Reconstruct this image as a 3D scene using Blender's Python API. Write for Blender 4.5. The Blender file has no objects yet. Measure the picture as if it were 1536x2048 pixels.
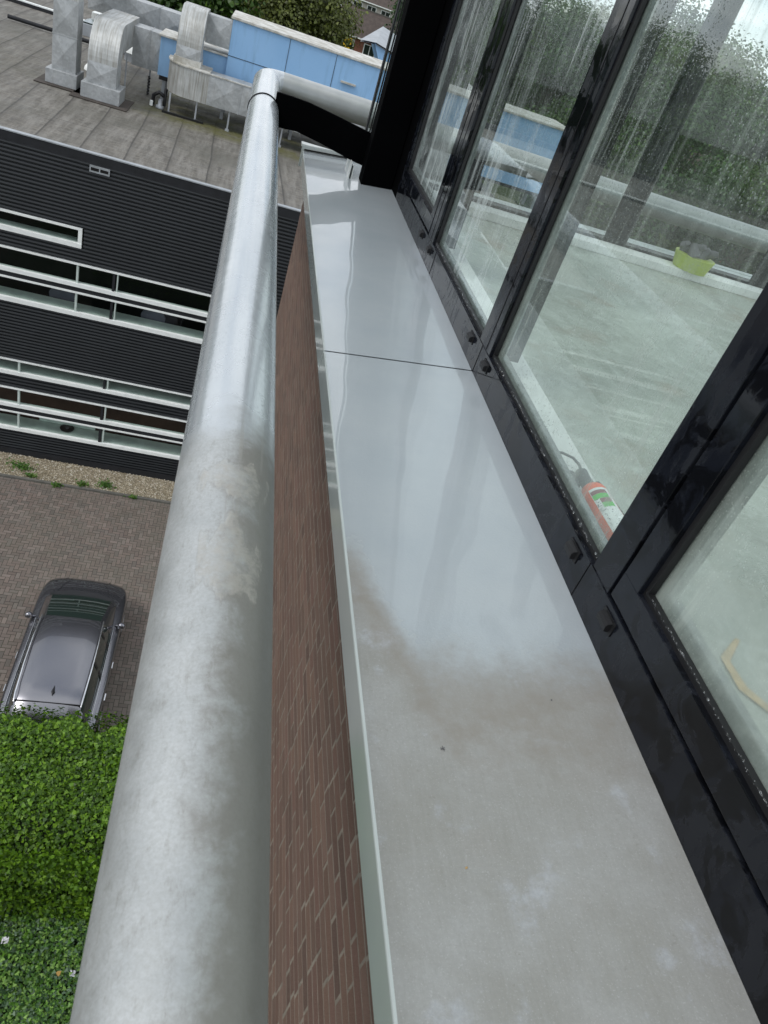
import bpy, bmesh, math, random
from mathutils import Vector, Matrix
from mathutils import noise as mnoise
random.seed(7)
S = bpy.context.scene
COL = S.collection
R = math.radians
# ------------------------------------------------------------------ camera (world: X right into the building, Y along the rail, Z up; ground at -14)
cam = bpy.data.cameras.new('camera'); camo = bpy.data.objects.new('camera', cam); COL.objects.link(camo)
cam.sensor_fit = 'HORIZONTAL'; cam.sensor_width = 36.0; cam.lens = 1470.0374/1536*36
cam.clip_start = 0.02; cam.clip_end = 3000
RX = Vector((0.95051465, -0.11004383, 0.29053788)); RD = Vector((0.16575699, -0.6113212, -0.7738288)); RF = Vector((0.26276705, 0.78369429, -0.56282922))
camo.matrix_world = Matrix(((RX.x, -RD.x, -RF.x, 0), (RX.y, -RD.y, -RF.y, 0), (RX.z, -RD.z, -RF.z, 0), (0, 0, 0, 1)))
cam.dof.use_dof = True; cam.dof.focus_distance = 4.5; cam.dof.aperture_fstop = 30.0
S.camera = camo
S.render.resolution_x = 768; S.render.resolution_y = 1024
S.view_settings.view_transform = 'Standard'; S.view_settings.look = 'None'; S.view_settings.gamma = 1
S.view_settings.exposure = 0.22
try:
    S.cycles.max_bounces = 10; S.cycles.transparent_max_bounces = 16; S.cycles.glossy_bounces = 6
except Exception: pass
# ------------------------------------------------------------------ sky: Nishita with broken cloud cover
SUN_EL, SUN_AZ = R(52), R(-115)          # azimuth measured from +Y towards +X
W = bpy.data.worlds.new('World'); S.world = W; W.use_nodes = True
nt = W.node_tree; N = nt.nodes; L = nt.links
for n in list(N): N.remove(n)
out = N.new('ShaderNodeOutputWorld'); bg = N.new('ShaderNodeBackground'); bg.inputs[1].default_value = 0.12
sky = N.new('ShaderNodeTexSky'); sky.sky_type = 'NISHITA'; sky.sun_disc = False; sky.sun_elevation = SUN_EL; sky.sun_rotation = SUN_AZ
tc = N.new('ShaderNodeTexCoord'); sep = N.new('ShaderNodeSeparateXYZ'); L.new(tc.outputs['Generated'], sep.inputs[0])
zz = N.new('ShaderNodeMath'); zz.operation = 'MAXIMUM'; L.new(sep.outputs[2], zz.inputs[0]); zz.inputs[1].default_value = 0.0
za = N.new('ShaderNodeMath'); za.operation = 'ADD'; L.new(zz.outputs[0], za.inputs[0]); za.inputs[1].default_value = 0.22
dx = N.new('ShaderNodeMath'); dx.operation = 'DIVIDE'; L.new(sep.outputs[0], dx.inputs[0]); L.new(za.outputs[0], dx.inputs[1])
dy = N.new('ShaderNodeMath'); dy.operation = 'DIVIDE'; L.new(sep.outputs[1], dy.inputs[0]); L.new(za.outputs[0], dy.inputs[1])
cmb = N.new('ShaderNodeCombineXYZ'); L.new(dx.outputs[0], cmb.inputs[0]); L.new(dy.outputs[0], cmb.inputs[1])
n1 = N.new('ShaderNodeTexNoise'); n1.inputs['Scale'].default_value = 1.3; n1.inputs['Detail'].default_value = 7; n1.inputs['Roughness'].default_value = .55; L.new(cmb.outputs[0], n1.inputs['Vector'])
r1 = N.new('ShaderNodeMapRange'); r1.inputs[1].default_value = .30; r1.inputs[2].default_value = .52; L.new(n1.outputs[0], r1.inputs[0])
n2 = N.new('ShaderNodeTexNoise'); n2.inputs['Scale'].default_value = 2.4; n2.inputs['Detail'].default_value = 6; L.new(cmb.outputs[0], n2.inputs['Vector'])
cr = N.new('ShaderNodeValToRGB'); cr.color_ramp.elements[0].position = .32; cr.color_ramp.elements[0].color = (6.0, 6.5, 7.1, 1); cr.color_ramp.elements[1].position = .66; cr.color_ramp.elements[1].color = (9.8, 10.1, 10.4, 1)
L.new(n2.outputs[0], cr.inputs[0])
mx = N.new('ShaderNodeMixRGB'); L.new(r1.outputs[0], mx.inputs[0]); L.new(sky.outputs[0], mx.inputs[1]); L.new(cr.outputs[0], mx.inputs[2])
L.new(mx.outputs[0], bg.inputs[0]); L.new(bg.outputs[0], out.inputs[0])
sl = bpy.data.lights.new('sun', 'SUN'); sl.energy = 1.1; sl.angle = R(18); sl.color = (1, .97, .92)
so = bpy.data.objects.new('sun', sl); COL.objects.link(so)
sd = Vector((math.sin(SUN_AZ)*math.cos(SUN_EL), math.cos(SUN_AZ)*math.cos(SUN_EL), math.sin(SUN_EL)))
so.rotation_euler = (-sd).to_track_quat('-Z', 'Y').to_euler(); so.location = (0, 0, 30)

# ------------------------------------------------------------------ node helper
class NT:
    def __init__(s, name):
        s.m = bpy.data.materials.new(name); s.m.use_nodes = True
        s.t = s.m.node_tree; s.t.nodes.clear(); s.n = s.t.nodes; s.l = s.t.links
        s.out = s.n.new('ShaderNodeOutputMaterial'); s._p = None
    def pos(s):
        if not s._p: s._p = s.n.new('ShaderNodeNewGeometry').outputs['Position']
        return s._p
    def xyz(s, v=None):
        a = s.n.new('ShaderNodeSeparateXYZ'); s.l.new(v or s.pos(), a.inputs[0]); return a.outputs
    def set(s, sock, v):
        if isinstance(v, (int, float)): sock.default_value = v if sock.type == 'VALUE' else (v, v, v, 1)
        elif isinstance(v, (tuple, list)): sock.default_value = (*v, 1) if len(v) == 3 and len(sock.default_value) == 4 else v
        else: s.l.new(v, sock)
    def math(s, op, a, b=0.0, c=None, clamp=False):
        q = s.n.new('ShaderNodeMath'); q.operation = op; q.use_clamp = clamp; s.set(q.inputs[0], a); s.set(q.inputs[1], b)
        if c is not None: s.set(q.inputs[2], c)
        return q.outputs[0]
    def rng(s, v, a, b, c=0., d=1., smooth=False):
        q = s.n.new('ShaderNodeMapRange')
        if smooth: q.interpolation_type = 'SMOOTHSTEP'
        s.set(q.inputs[0], v)
        for i, k in enumerate((a, b, c, d)): s.set(q.inputs[i+1], k)
        return q.outputs[0]
    def mapv(s, sc=(1, 1, 1), v=None, loc=(0, 0, 0), rot=(0, 0, 0)):
        q = s.n.new('ShaderNodeMapping'); s.l.new(v or s.pos(), q.inputs[0]); q.inputs['Scale'].default_value = sc; q.inputs['Location'].default_value = loc; q.inputs['Rotation'].default_value = rot
        return q.outputs[0]
    def noise(s, scale, detail=4, rough=.5, v=None, dist=0.):
        q = s.n.new('ShaderNodeTexNoise'); s.l.new(v or s.pos(), q.inputs['Vector']); q.inputs['Scale'].default_value = scale; q.inputs['Detail'].default_value = detail; q.inputs['Roughness'].default_value = rough; q.inputs['Distortion'].default_value = dist
        return q.outputs[0]
    def voro(s, scale, v=None, feat='F1', out='Distance', rnd=1.0):
        q = s.n.new('ShaderNodeTexVoronoi'); q.feature = feat; s.l.new(v or s.pos(), q.inputs['Vector']); q.inputs['Scale'].default_value = scale; q.inputs['Randomness'].default_value = rnd
        return q.outputs[out]
    def mix(s, f, a, b, mode='MIX'):
        q = s.n.new('ShaderNodeMixRGB'); q.blend_type = mode; s.set(q.inputs[0], f); s.set(q.inputs[1], a); s.set(q.inputs[2], b); return q.outputs[0]
    def attr(s, name, o='Color'):
        q = s.n.new('ShaderNodeAttribute'); q.attribute_name = name; return q.outputs[o]
    def fresnel(s, ior, nrm=None):
        g = s.n.new('ShaderNodeNewGeometry').outputs['Backfacing']
        q = s.n.new('ShaderNodeFresnel'); s.l.new(s.rng(g, 0, 1, ior, 1/ior), q.inputs[0])
        if nrm: s.l.new(nrm, q.inputs['Normal'])
        return q
    def bump(s, h, strength=.3, dist=.01, nrm=None):
        q = s.n.new('ShaderNodeBump'); s.l.new(h, q.inputs['Height']); q.inputs['Strength'].default_value = strength; q.inputs['Distance'].default_value = dist
        if nrm: s.l.new(nrm, q.inputs['Normal'])
        return q.outputs[0]
    def pbr(s, color, rough=.5, metal=0., normal=None, ior=1.45, coat=None, coat_r=.03, coatn=None, spec=None):
        p = s.n.new('ShaderNodeBsdfPrincipled'); s.set(p.inputs['Base Color'], color); s.set(p.inputs['Roughness'], rough); s.set(p.inputs['Metallic'], metal); s.set(p.inputs['IOR'], ior)
        if spec is not None: s.set(p.inputs['Specular IOR Level'], spec)
        if normal: s.l.new(normal, p.inputs['Normal'])
        if coat is not None:
            s.set(p.inputs['Coat Weight'], coat); s.set(p.inputs['Coat Roughness'], coat_r)
            if coatn: s.l.new(coatn, p.inputs['Coat Normal'])
        s.l.new(p.outputs[0], s.out.inputs[0]); return p

def simple(name, c, rough=.6, metal=0., var=.15, vs=3., bs=0., bsc=60., coat=None):
    t = NT(name); f = t.noise(vs, 5, .6)
    lo = tuple(x*(1-var) for x in c); hi = tuple(min(1, x*(1+var)) for x in c)
    col = t.mix(t.rng(f, .3, .7), lo, hi)
    nb = t.bump(t.noise(bsc, 4), bs, .01) if bs else None
    t.pbr(col, rough, metal, nb, coat=coat); return t.m

M = {}
# wet / dry painted aluminium ledge
t = NT('ledge_paint'); x, y, z = t.xyz()
big = t.noise(5., 5, .6); mid = t.noise(22., 5, .65)
edge = t.rng(x, .30, .41, .27, 0., True)
wy = t.math('ADD', y, t.math('MULTIPLY', t.math('SUBTRACT', big, .5), .16))
wy = t.math('ADD', wy, t.math('MULTIPLY', t.math('SUBTRACT', mid, .5), .14))
wy = t.math('ADD', wy, t.math('MULTIPLY', t.math('SUBTRACT', t.noise(70., 4, .7), .5), .09))
wy = t.math('SUBTRACT', wy, edge)
wet = t.rng(wy, .66, .84, 0., 1., True)
blot = t.noise(9., 6, .6); fine = t.noise(180., 3, .7)
dry = t.mix(t.rng(blot, .38, .70), (.262, .262, .243), (.325, .332, .325))
xh = t.noise(1., 4, .7, v=t.mapv((210, 14, 1))); xv = t.noise(1., 4, .7, v=t.mapv((14, 210, 1)))
dry = t.mix(t.rng(xh, .4, .65, 0, .13), dry, (.40, .41, .41)); dry = t.mix(t.rng(xv, .4, .65, 0, .13), dry, (.24, .245, .235))
spots = t.rng(t.noise(14., 4, .55), .58, .68)
dry = t.mix(t.math('MULTIPLY', t.math('MULTIPLY', spots, t.rng(t.noise(60., 4, .7), .35, .65)), .55), dry, (.42, .45, .50))
brown = t.rng(t.noise(7., 4, .5, v=t.mapv((1, 1, 1), loc=(3, 7, 0))), .56, .72)
dry = t.mix(t.math('MULTIPLY', brown, .22), dry, (.28, .26, .235))
dry = t.mix(t.rng(fine, .35, .65, 0, .22), dry, (.20, .205, .20))
dry = t.mix(t.rng(t.noise(420., 2, .6), .60, .70, 0, .30), dry, (.48, .49, .49))
dry = t.mix(t.rng(t.noise(95., 5, .8, v=t.mapv(loc=(4, 1, 0))), .60, .72, 0, .45), dry, (.17, .16, .145))
# dirt collected along the rim of the wet film
rim = t.math('MULTIPLY', t.rng(wy, .52, .68, 0, 1, True), t.rng(wy, .72, .84, 1, 0, True))
dry = t.mix(t.math('MULTIPLY', rim, t.rng(mid, .38, .62, .35, .85)), dry, (.235, .22, .195))
wetc = t.mix(t.rng(big, .3, .7), (.34, .38, .405), (.375, .41, .43))  # wet tone is paler and bluer: sky reflection painted into the base colour
colr = t.mix(wet, dry, wetc)
ro = t.rng(wet, 0, 1, .60, .22)
wav = t.bump(t.noise(3.2, 2, .4, v=t.mapv((1, .45, 1))), .35, .02)
dr = t.bump(fine, .25, .002)
t.pbr(colr, ro, 0., dr, coat=t.rng(wet, 0, 1, 0., 1.), coat_r=.015, coatn=wav, spec=.35)
M['ledge'] = t.m
t = NT('ledge_edge'); t.pbr(t.mix(t.rng(t.noise(3., 4), .35, .65), (.42, .47, .46), (.52, .56, .55)), .22, 0., t.bump(t.noise(5., 3), .1, .01), coat=.6, coat_r=.05); M['ledge_edge'] = t.m  # lighter greenish base colour paints in the flange's reflections and lip highlight
M['white_trim'] = simple('white_trim', (.62, .65, .64), .4)
# big tube
t = NT('tube_metal'); x, y, z = t.xyz()
big = t.noise(6., 5, .62); mid = t.noise(16., 6, .65, dist=.4)
ang = t.math('ARCTAN2', t.math('SUBTRACT', x, .0555), t.math('ADD', z, .64))       # 0 on top, + towards the ledge
wet = t.rng(t.math('ADD', y, t.math('MULTIPLY', t.math('SUBTRACT', big, .5), .5)), .86, 1.05, 0, 1, True)
gr = t.noise(70., 4, .75)
dirt = t.math('MULTIPLY', t.rng(t.math('ADD', t.math('ADD', t.math('MULTIPLY', ang, .68), mid), t.math('MULTIPLY', gr, .35)), .52, 1.0, 0, 1, True), .9)
base = t.mix(t.rng(mid, .36, .64), (.43, .445, .445), (.50, .515, .515))
dryc = t.mix(dirt, base, (.20, .188, .165))
dryc = t.mix(t.rng(t.noise(240., 3, .8), .35, .65, 0, .34), dryc, (.27, .265, .245))
dryc = t.mix(t.rng(t.noise(110., 5, .8, v=t.mapv((1, .35, 1))), .52, .70, 0, .40), dryc, (.20, .185, .155))
wetc = t.mix(t.rng(t.noise(3., 4, v=t.mapv((6, 1, 6))), .35, .65), (.47, .505, .53), (.55, .58, .60))
c = t.mix(wet, dryc, wetc)
# frothy water smears: two splashes
def splash(t, cy, ca, ry, ra, seed):
    dyv = t.math('DIVIDE', t.math('SUBTRACT', y, cy), ry); dav = t.math('DIVIDE', t.math('SUBTRACT', ang, ca), ra)
    d = t.math('SQRT', t.math('ADD', t.math('MULTIPLY', dyv, dyv), t.math('MULTIPLY', dav, dav)))
    w = t.noise(1.0, 4, .55, v=t.mapv((30, 9, 30), loc=(seed, 0, 0)), dist=.25)
    return t.math('ADD', d, t.math('MULTIPLY', t.math('SUBTRACT', w, .5), 2.6))
s1 = splash(t, .815, .22, .045, .62, 1.); s2 = splash(t, .655, .18, .075, .55, 5.)
smin = t.math('MINIMUM', s1, s2)
smask = t.rng(smin, .92, 1.0, 1, 0, True)
smh = t.rng(smin, .80, 1.02, 1, 0, True)
c = t.mix(t.math('MULTIPLY', smask, t.rng(t.noise(60., 4, .7), .4, .6, .12, .60)), c, (.43, .405, .36))
run = t.rng(t.noise(1., 3, .6, v=t.mapv((110, 5, 110)), dist=.3), .57, .61)
rz = t.math('MAXIMUM', t.math('MULTIPLY', t.rng(y, .84, .87, 0, 1), t.rng(y, .90, 1.02, 1, 0)), t.math('MULTIPLY', t.rng(y, .70, .72, 0, 1), t.rng(y, .74, .80, 1, 0)))
rz = t.math('MULTIPLY', rz, t.math('MULTIPLY', t.rng(ang, -.25, .0, 0, 1), t.rng(ang, .6, .8, 1, 0)))
c = t.mix(t.math('MULTIPLY', t.math('MULTIPLY', run, rz), .5), c, (.33, .32, .29))
ridge = t.math('MULTIPLY', t.rng(smin, .96, 1.02, 0, 1, True), t.rng(smin, 1.02, 1.10, 1, 0, True))
c = t.mix(t.math('MULTIPLY', ridge, .28), c, (.27, .25, .22))
ro = t.mix(wet, t.rng(mid, .3, .7, .42, .58), t.rng(mid, .3, .7, .22, .30))
h = t.noise(30., 4, .6, v=t.mapv((1, .8, 1)))
drops = t.rng(t.voro(1., v=t.mapv((230, 160, 230))), .0, .42, 1, 0, True)
dzone = t.math('MULTIPLY', t.rng(y, .8, .95, 0, 1, True), t.rng(y, 1.3, 1.75, 1, 0, True))
dm = t.math('MULTIPLY', t.math('MULTIPLY', drops, dzone), t.rng(t.noise(12., 3), .46, .58, 0, 1))
rung = t.noise(1., 3, .5, v=t.mapv((9, 20, 9)), dist=.5)
nb = t.bump(h, .07, .006); nb = t.bump(dm, .22, .002, nb); nb = t.bump(smh, .35, .0012, nb)
nb = t.bump(rung, .16, .006, nb)
t.pbr(c, ro, .45, nb, coat=t.math('MULTIPLY', wet, .5), coat_r=.06)
M['tube'] = t.m
t = NT('tube_cross'); t.pbr(t.mix(t.rng(t.noise(5., 5), .3, .7), (.34, .36, .35), (.50, .51, .50)), .34, .5, t.bump(t.noise(9., 4), .15, .01)); M['tube2'] = t.m
# black aluminium frames with wet smears
t = NT('black_frame')
sm = t.rng(t.noise(1., 5, .6, v=t.mapv((26, 26, 7))), .47, .56, 0, 1)
wp_ = t.rng(t.noise(11., 5, .65, dist=1.2), .50, .56, 0, 1)
t.pbr(t.mix(wp_, t.mix(sm, (.008, .0095, .014), (.012, .0135, .018)), (.004, .0045, .006)), t.mix(wp_, t.mix(sm, .14, .34), .05), 0., t.bump(t.noise(60., 3), .04, .002), coat=.08, coat_r=.08, spec=.35); M['frame'] = t.m
M['fin'] = simple('black_steel', (.0012, .0013, .0016), .8, 0., .2)
M['fin'].node_tree.nodes['Principled BSDF'].inputs['Specular IOR Level'].default_value = .03
M['gap'] = simple('black_gap', (.003, .003, .0035), .9)
M['gasket'] = simple('grey_spacer', (.17, .19, .18), .35, 0., .35, 40., .3, 90)
M['rubber'] = simple('black_rubber', (.012, .012, .013), .5)
# glass with rain streaks, condensation, drops
def glass(name, tint=(.90, .975, .95), film=(.60, .65, .64), lo=.10, hi=.42, fogz=None):
    t = NT(name); x, y, z = t.xyz()
    streak = t.noise(1., 5, .62, v=t.mapv((3, 42, 1.1)))
    patch = t.noise(2.6, 4, .55, v=t.mapv((1, 1, .8)))
    blob = t.noise(7., 5, .6, dist=1.)
    s = t.math('MULTIPLY', t.rng(streak, .48, .64), t.rng(patch, .42, .62, .15, 1))
    s = t.math('ADD', t.math('MULTIPLY', s, hi), t.math('MULTIPLY', t.rng(blob, .45, .7), lo))
    fine = t.rng(t.noise(330., 2, .6), .62, .70)
    s = t.math('ADD', s, t.math('MULTIPLY', t.math('MULTIPLY', fine, t.rng(patch, .40, .55)), .55))
    s = t.math('ADD', s, lo*.35, clamp=True)
    if fogz: s = t.math('ADD', s, t.math('MULTIPLY', t.rng(z, fogz[0], fogz[1], fogz[2], 0., True), t.rng(blob, .3, .7, .75, 1.1)), clamp=True)
    v = t.mapv((1, 1, .8)); d = t.voro(175., v); rc = t.voro(175., v, out='Color')
    sel = t.rng(t.xyz(rc)[0], .52, .60)
    drop = t.math('MULTIPLY', t.rng(d, .0, .36, 1, 0, True), sel)
    drop = t.math('MULTIPLY', drop, t.rng(t.noise(4., 3), .42, .60))
    nb = t.bump(drop, .45, .0015)
    s = t.math('ADD', s, t.math('MULTIPLY', drop, .45), clamp=True)
    nb2 = t.bump(t.noise(1.7, 2), .04, .01, nb)
    tr = t.n.new('ShaderNodeBsdfTransparent'); tr.inputs[0].default_value = (*tint, 1)
    gl = t.n.new('ShaderNodeBsdfGlossy'); gl.inputs['Roughness'].default_value = .012; gl.inputs[0].default_value = (.90, .97, .95, 1); t.l.new(nb2, gl.inputs['Normal'])
    fr = t.fresnel(1.5, nb2)
    m1 = t.n.new('ShaderNodeMixShader'); t.l.new(t.math('MULTIPLY', fr.outputs[0], 2.0, clamp=True), m1.inputs[0]); t.l.new(tr.outputs[0], m1.inputs[1]); t.l.new(gl.outputs[0], m1.inputs[2])
    df = t.n.new('ShaderNodeBsdfDiffuse'); df.inputs[0].default_value = (*film, 1)
    tl = t.n.new('ShaderNodeBsdfTranslucent'); tl.inputs[0].default_value = (*film, 1)
    ad = t.n.new('ShaderNodeMixShader'); ad.inputs[0].default_value = .4; t.l.new(df.outputs[0], ad.inputs[1]); t.l.new(tl.outputs[0], ad.inputs[2])
    m2 = t.n.new('ShaderNodeMixShader'); t.l.new(t.math('MULTIPLY', s, .9), m2.inputs[0]); t.l.new(m1.outputs[0], m2.inputs[1]); t.l.new(ad.outputs[0], m2.inputs[2])
    t.l.new(m2.outputs[0], t.out.inputs[0]); return t.m
M['glass'] = glass('wet_glass', lo=.06, hi=.62)
M['glass_far'] = glass('streaky_glass', lo=.30, hi=.55)
M['glass_fog'] = glass('fogged_glass', film=(.46, .52, .475), lo=.07, hi=.46, fogz=(-.70, .05, .27))
M['glass_dusty'] = glass('dusty_glass', film=(.50, .56, .51), lo=.30, hi=.30, fogz=(-.7, .2, .40))
t = NT('far_glass'); tr = t.n.new('ShaderNodeBsdfTransparent'); tr.inputs[0].default_value = (.95, .98, .97, 1); gl = t.n.new('ShaderNodeBsdfGlossy'); gl.inputs['Roughness'].default_value = .02
m1 = t.n.new('ShaderNodeMixShader'); m1.inputs[0].default_value = .08; t.l.new(tr.outputs[0], m1.inputs[1]); t.l.new(gl.outputs[0], m1.inputs[2]); t.l.new(m1.outputs[0], t.out.inputs[0]); M['farglass'] = t.m
t = NT('office_glass'); tr = t.n.new('ShaderNodeBsdfTransparent'); tr.inputs[0].default_value = (.86, .92, .89, 1); gl = t.n.new('ShaderNodeBsdfGlossy'); gl.inputs['Roughness'].default_value = .02
fr = t.fresnel(1.5)
m1 = t.n.new('ShaderNodeMixShader'); t.l.new(fr.outputs[0], m1.inputs[0]); t.l.new(tr.outputs[0], m1.inputs[1]); t.l.new(gl.outputs[0], m1.inputs[2]); t.l.new(m1.outputs[0], t.out.inputs[0]); M['offglass'] = t.m
# brick
t = NT('brick_face'); c = t.attr('tint'); c = t.mix(t.rng(t.noise(600., 2, .8), .35, .65, 0, .30), c, (.09, .05, .04)); c = t.mix(t.rng(t.noise(420., 2, .8, v=t.mapv(loc=(5, 5, 5))), .58, .70, 0, .35), c, (.40, .28, .24))
t.pbr(c, .85, 0, t.bump(t.noise(300., 3, .8), .9, .004)); M['brick'] = t.m
M['mortar'] = simple('mortar', (.235, .20, .16), .9, 0, .2, 30., .5, 200)
t = NT('brick_far'); bt = t.n.new('ShaderNodeTexBrick'); t.l.new(t.mapv((1, 1, 1), rot=(R(90), 0, R(90))), bt.inputs[0]); bt.inputs['Scale'].default_value = 1.; bt.inputs['Brick Width'].default_value = .118; bt.inputs['Row Height'].default_value = .0345; bt.inputs['Mortar Size'].default_value = .003
bt.inputs['Color1'].default_value = (.19, .095, .07, 1); bt.inputs['Color2'].default_value = (.14, .075, .06, 1); bt.inputs['Mortar'].default_value = (.2, .16, .13, 1); t.pbr(bt.outputs[0], .9); M['brickfar'] = t.m
# roofing felt
t = NT('roof_felt'); x, y, z = t.xyz()
big = t.noise(.45, 5, .6); mid = t.noise(3., 6, .7); stx = t.noise(1., 6, .7, v=t.mapv((7., .8, 1)));
w = t.math('ADD', x, t.math('MULTIPLY', t.noise(.25, 2), .14))
w = t.math('ADD', w, t.math('MULTIPLY', y, .035))
fr_ = t.math('FRACT', t.math('DIVIDE', w, .98))
seam = t.math('MAXIMUM', t.rng(fr_, .0, .05, 1, 0, True), t.rng(fr_, .97, 1., 0, 1, True))
band = t.rng(fr_, .02, .22, .75, 0, True)
w2 = t.math('FRACT', t.math('DIVIDE', t.math('ADD', y, t.math('MULTIPLY', t.math('FLOOR', t.math('DIVIDE', w, .98)), 3.37)), 8.2))
seam2 = t.rng(w2, 0, .012, .8, 0, True)
c = t.mix(t.rng(mid, .34, .66), (.070, .063, .052), (.170, .156, .134))
c = t.mix(t.rng(t.noise(11., 5, .75), .42, .60, 0, .6), c, (.05, .045, .038))
c = t.mix(t.rng(t.noise(1., 5, .8, v=t.mapv((1.6, 9., 1))), .45, .66, 0, .5), c, (.23, .215, .19))
c = t.mix(t.rng(stx, .42, .62, 0, .55), c, (.25, .238, .215))
c = t.mix(t.rng(big, .46, .68, 0, .6), c, (.085, .082, .066))
c = t.mix(t.math('MULTIPLY', band, .55), c, (.075, .068, .058))
c = t.mix(t.math('MULTIPLY', t.math('MAXIMUM', seam, seam2), .75), c, (.035, .032, .028))
moss = t.math('MULTIPLY', t.rng(y, 24.4, 25.6, 0, 1, True), t.rng(y, 28.5, 33., 1, 0, True))
moss = t.math('MULTIPLY', moss, t.rng(x, -4., -2.2, .1, 1, True))
moss = t.math('MULTIPLY', moss, t.rng(t.noise(1.4, 6, .7), .36, .60))
c = t.mix(t.math('MULTIPLY', moss, .85), c, (.10, .098, .026))
c = t.mix(t.math('MULTIPLY', moss, t.rng(t.noise(5., 5, .7), .55, .62, 0, .8)), c, (.03, .028, .02))
t.pbr(c, t.rng(mid, .3, .7, .55, .9), 0, t.bump(t.noise(25., 4), .2, .02)); M['roof'] = t.m
M['siding'] = simple('black_siding', (.019, .021, .023), .42, 0, .12, 1.5)
M['dark'] = simple('dark_void', (.006, .006, .006), .9)
M['plinth'] = simple('dark_plinth', (.014, .015, .018), .7, 0, .3, 4.)
M['white'] = simple('white_paint', (.84, .86, .84), .45, 0, .06, 6.)
M['sillg'] = simple('pale_inner_sill', (.52, .59, .55), .4)
M['brownroom'] = simple('brown_room', (.085, .045, .03), .8, 0, .35, 1.2)
M['darkroom'] = simple('dark_room', (.012, .013, .013), .8)
M['chair'] = simple('grey_chair', (.10, .10, .13), .7)
# galvanised duct sheet
t = NT('galvanised'); x, y, z = t.xyz()
sp = t.voro(16., out='Color'); mid = t.noise(2.5, 5, .6)
stk = t.noise(1., 5, .7, v=t.mapv((14, 14, 1.1)))
c = t.mix(t.rng(mid, .3, .7), (.33, .345, .35), (.46, .475, .48)); c = t.mix(.10, c, t.xyz(sp)[0], 'OVERLAY')
c = t.mix(t.math('MULTIPLY', t.rng(stk, .54, .72), .28), c, (.24, .225, .19))
t.pbr(c, .5, .35, t.bump(t.noise(8., 3), .05, .01)); M['galv'] = t.m
t = NT('galvanised_weathered'); x, y, z = t.xyz()
stk = t.noise(1., 5, .75, v=t.mapv((22, .8, .8)))
c = t.mix(t.rng(t.noise(3., 5), .3, .7), (.38, .39, .38), (.55, .56, .55)); c = t.mix(t.math('MULTIPLY', t.rng(stk, .44, .62), .65), c, (.20, .18, .14))
t.pbr(c, .5, .3); M['galvw'] = t.m
t = NT('blue_paint'); st = t.noise(1., 5, .7, v=t.mapv((5, 5, .6)))
c = t.mix(t.rng(t.noise(.8, 4), .3, .7), (.235, .42, .66), (.27, .46, .70)); c = t.mix(t.math('MULTIPLY', t.rng(st, .52, .72), .28), c, (.09, .17, .25))
t.pbr(c, .42, 0); M['blue'] = t.m
t = NT('dirty_coping'); c = t.mix(t.rng(t.noise(3., 6, .7), .38, .62), (.60, .60, .57), (.34, .32, .27)); t.pbr(c, .6); M['coping'] = t.m
# ground
t = NT('paving_joint'); t.pbr(t.mix(t.rng(t.noise(2., 4), .4, .6), (.035, .033, .03), (.05, .055, .03)), .95); M['joint'] = t.m
t = NT('paver'); c = t.attr('tint'); c = t.mix(t.rng(t.noise(.5, 5, .65), .38, .66, 0, .5), c, (.15, .138, .11)); c = t.mix(t.rng(t.noise(70., 3, .7), .3, .7, 0, .3), c, (.10, .09, .085))
t.pbr(c, .8, 0, t.bump(t.noise(60., 3), .3, .005)); M['paver'] = t.m
t = NT('pebble'); t.pbr(t.attr('tint'), .8); M['pebble'] = t.m
t = NT('gravel_bed'); c = t.mix(t.voro(22., out='Color'), (.34, .29, .2), (.14, .12, .08)); t.pbr(c, .9, 0, t.bump(t.voro(22.), .5, .03)); M['gravel'] = t.m
M['kerb'] = simple('concrete_kerb', (.13, .125, .11), .85, 0, .25, 5., .3)
t = NT('grass_land'); c = t.mix(t.noise(.12, 5, .6), (.035, .06, .018), (.07, .085, .03)); t.pbr(c, .9); M['land'] = t.m
t = NT('leaf')
lc = t.attr('tint'); p = t.pbr(lc, .42, 0, spec=.5)
tl = t.n.new('ShaderNodeBsdfTranslucent'); t.l.new(lc, tl.inputs[0]); ms = t.n.new('ShaderNodeMixShader'); ms.inputs[0].default_value = .28; t.l.new(p.outputs[0], ms.inputs[1]); t.l.new(tl.outputs[0], ms.inputs[2]); t.l.new(ms.outputs[0], t.out.inputs[0]); M['leaf'] = t.m
M['hedgecore'] = simple('hedge_core', (.018, .034, .009), .95)
M['bark'] = simple('bark', (.07, .055, .04), .9, 0, .3, 3.)
M['tile'] = simple('roof_tile', (.075, .058, .050), .85, 0, .3, 2., .4, 8)
M['housebrick'] = simple('house_brick', (.28, .12, .08), .85, 0, .25, 5.)
M['render'] = simple('pale_render', (.48, .45, .40), .8)
M['yellow'] = simple('yellow_sign', (.8, .5, .02), .5)
M['greymetal'] = simple('grey_sheet', (.36, .38, .40), .45, .3)
# car
t = NT('car_paint'); t.pbr((.19, .19, .21), .26, .9, coat=1., coat_r=.03); M['car'] = t.m
t = NT('car_glass'); t.pbr((.018, .030, .025), .04, 0., ior=1.5, coat=.5); M['carglass'] = t.m
M['carblack'] = simple('car_black', (.012, .012, .013), .35)
M['chrome'] = simple('bright_trim', (.65, .66, .68), .2, .9)
M['tyre'] = simple('tyre', (.012, .012, .012), .85)
M['dash'] = simple('dashboard', (.10, .14, .12), .7)
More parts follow.
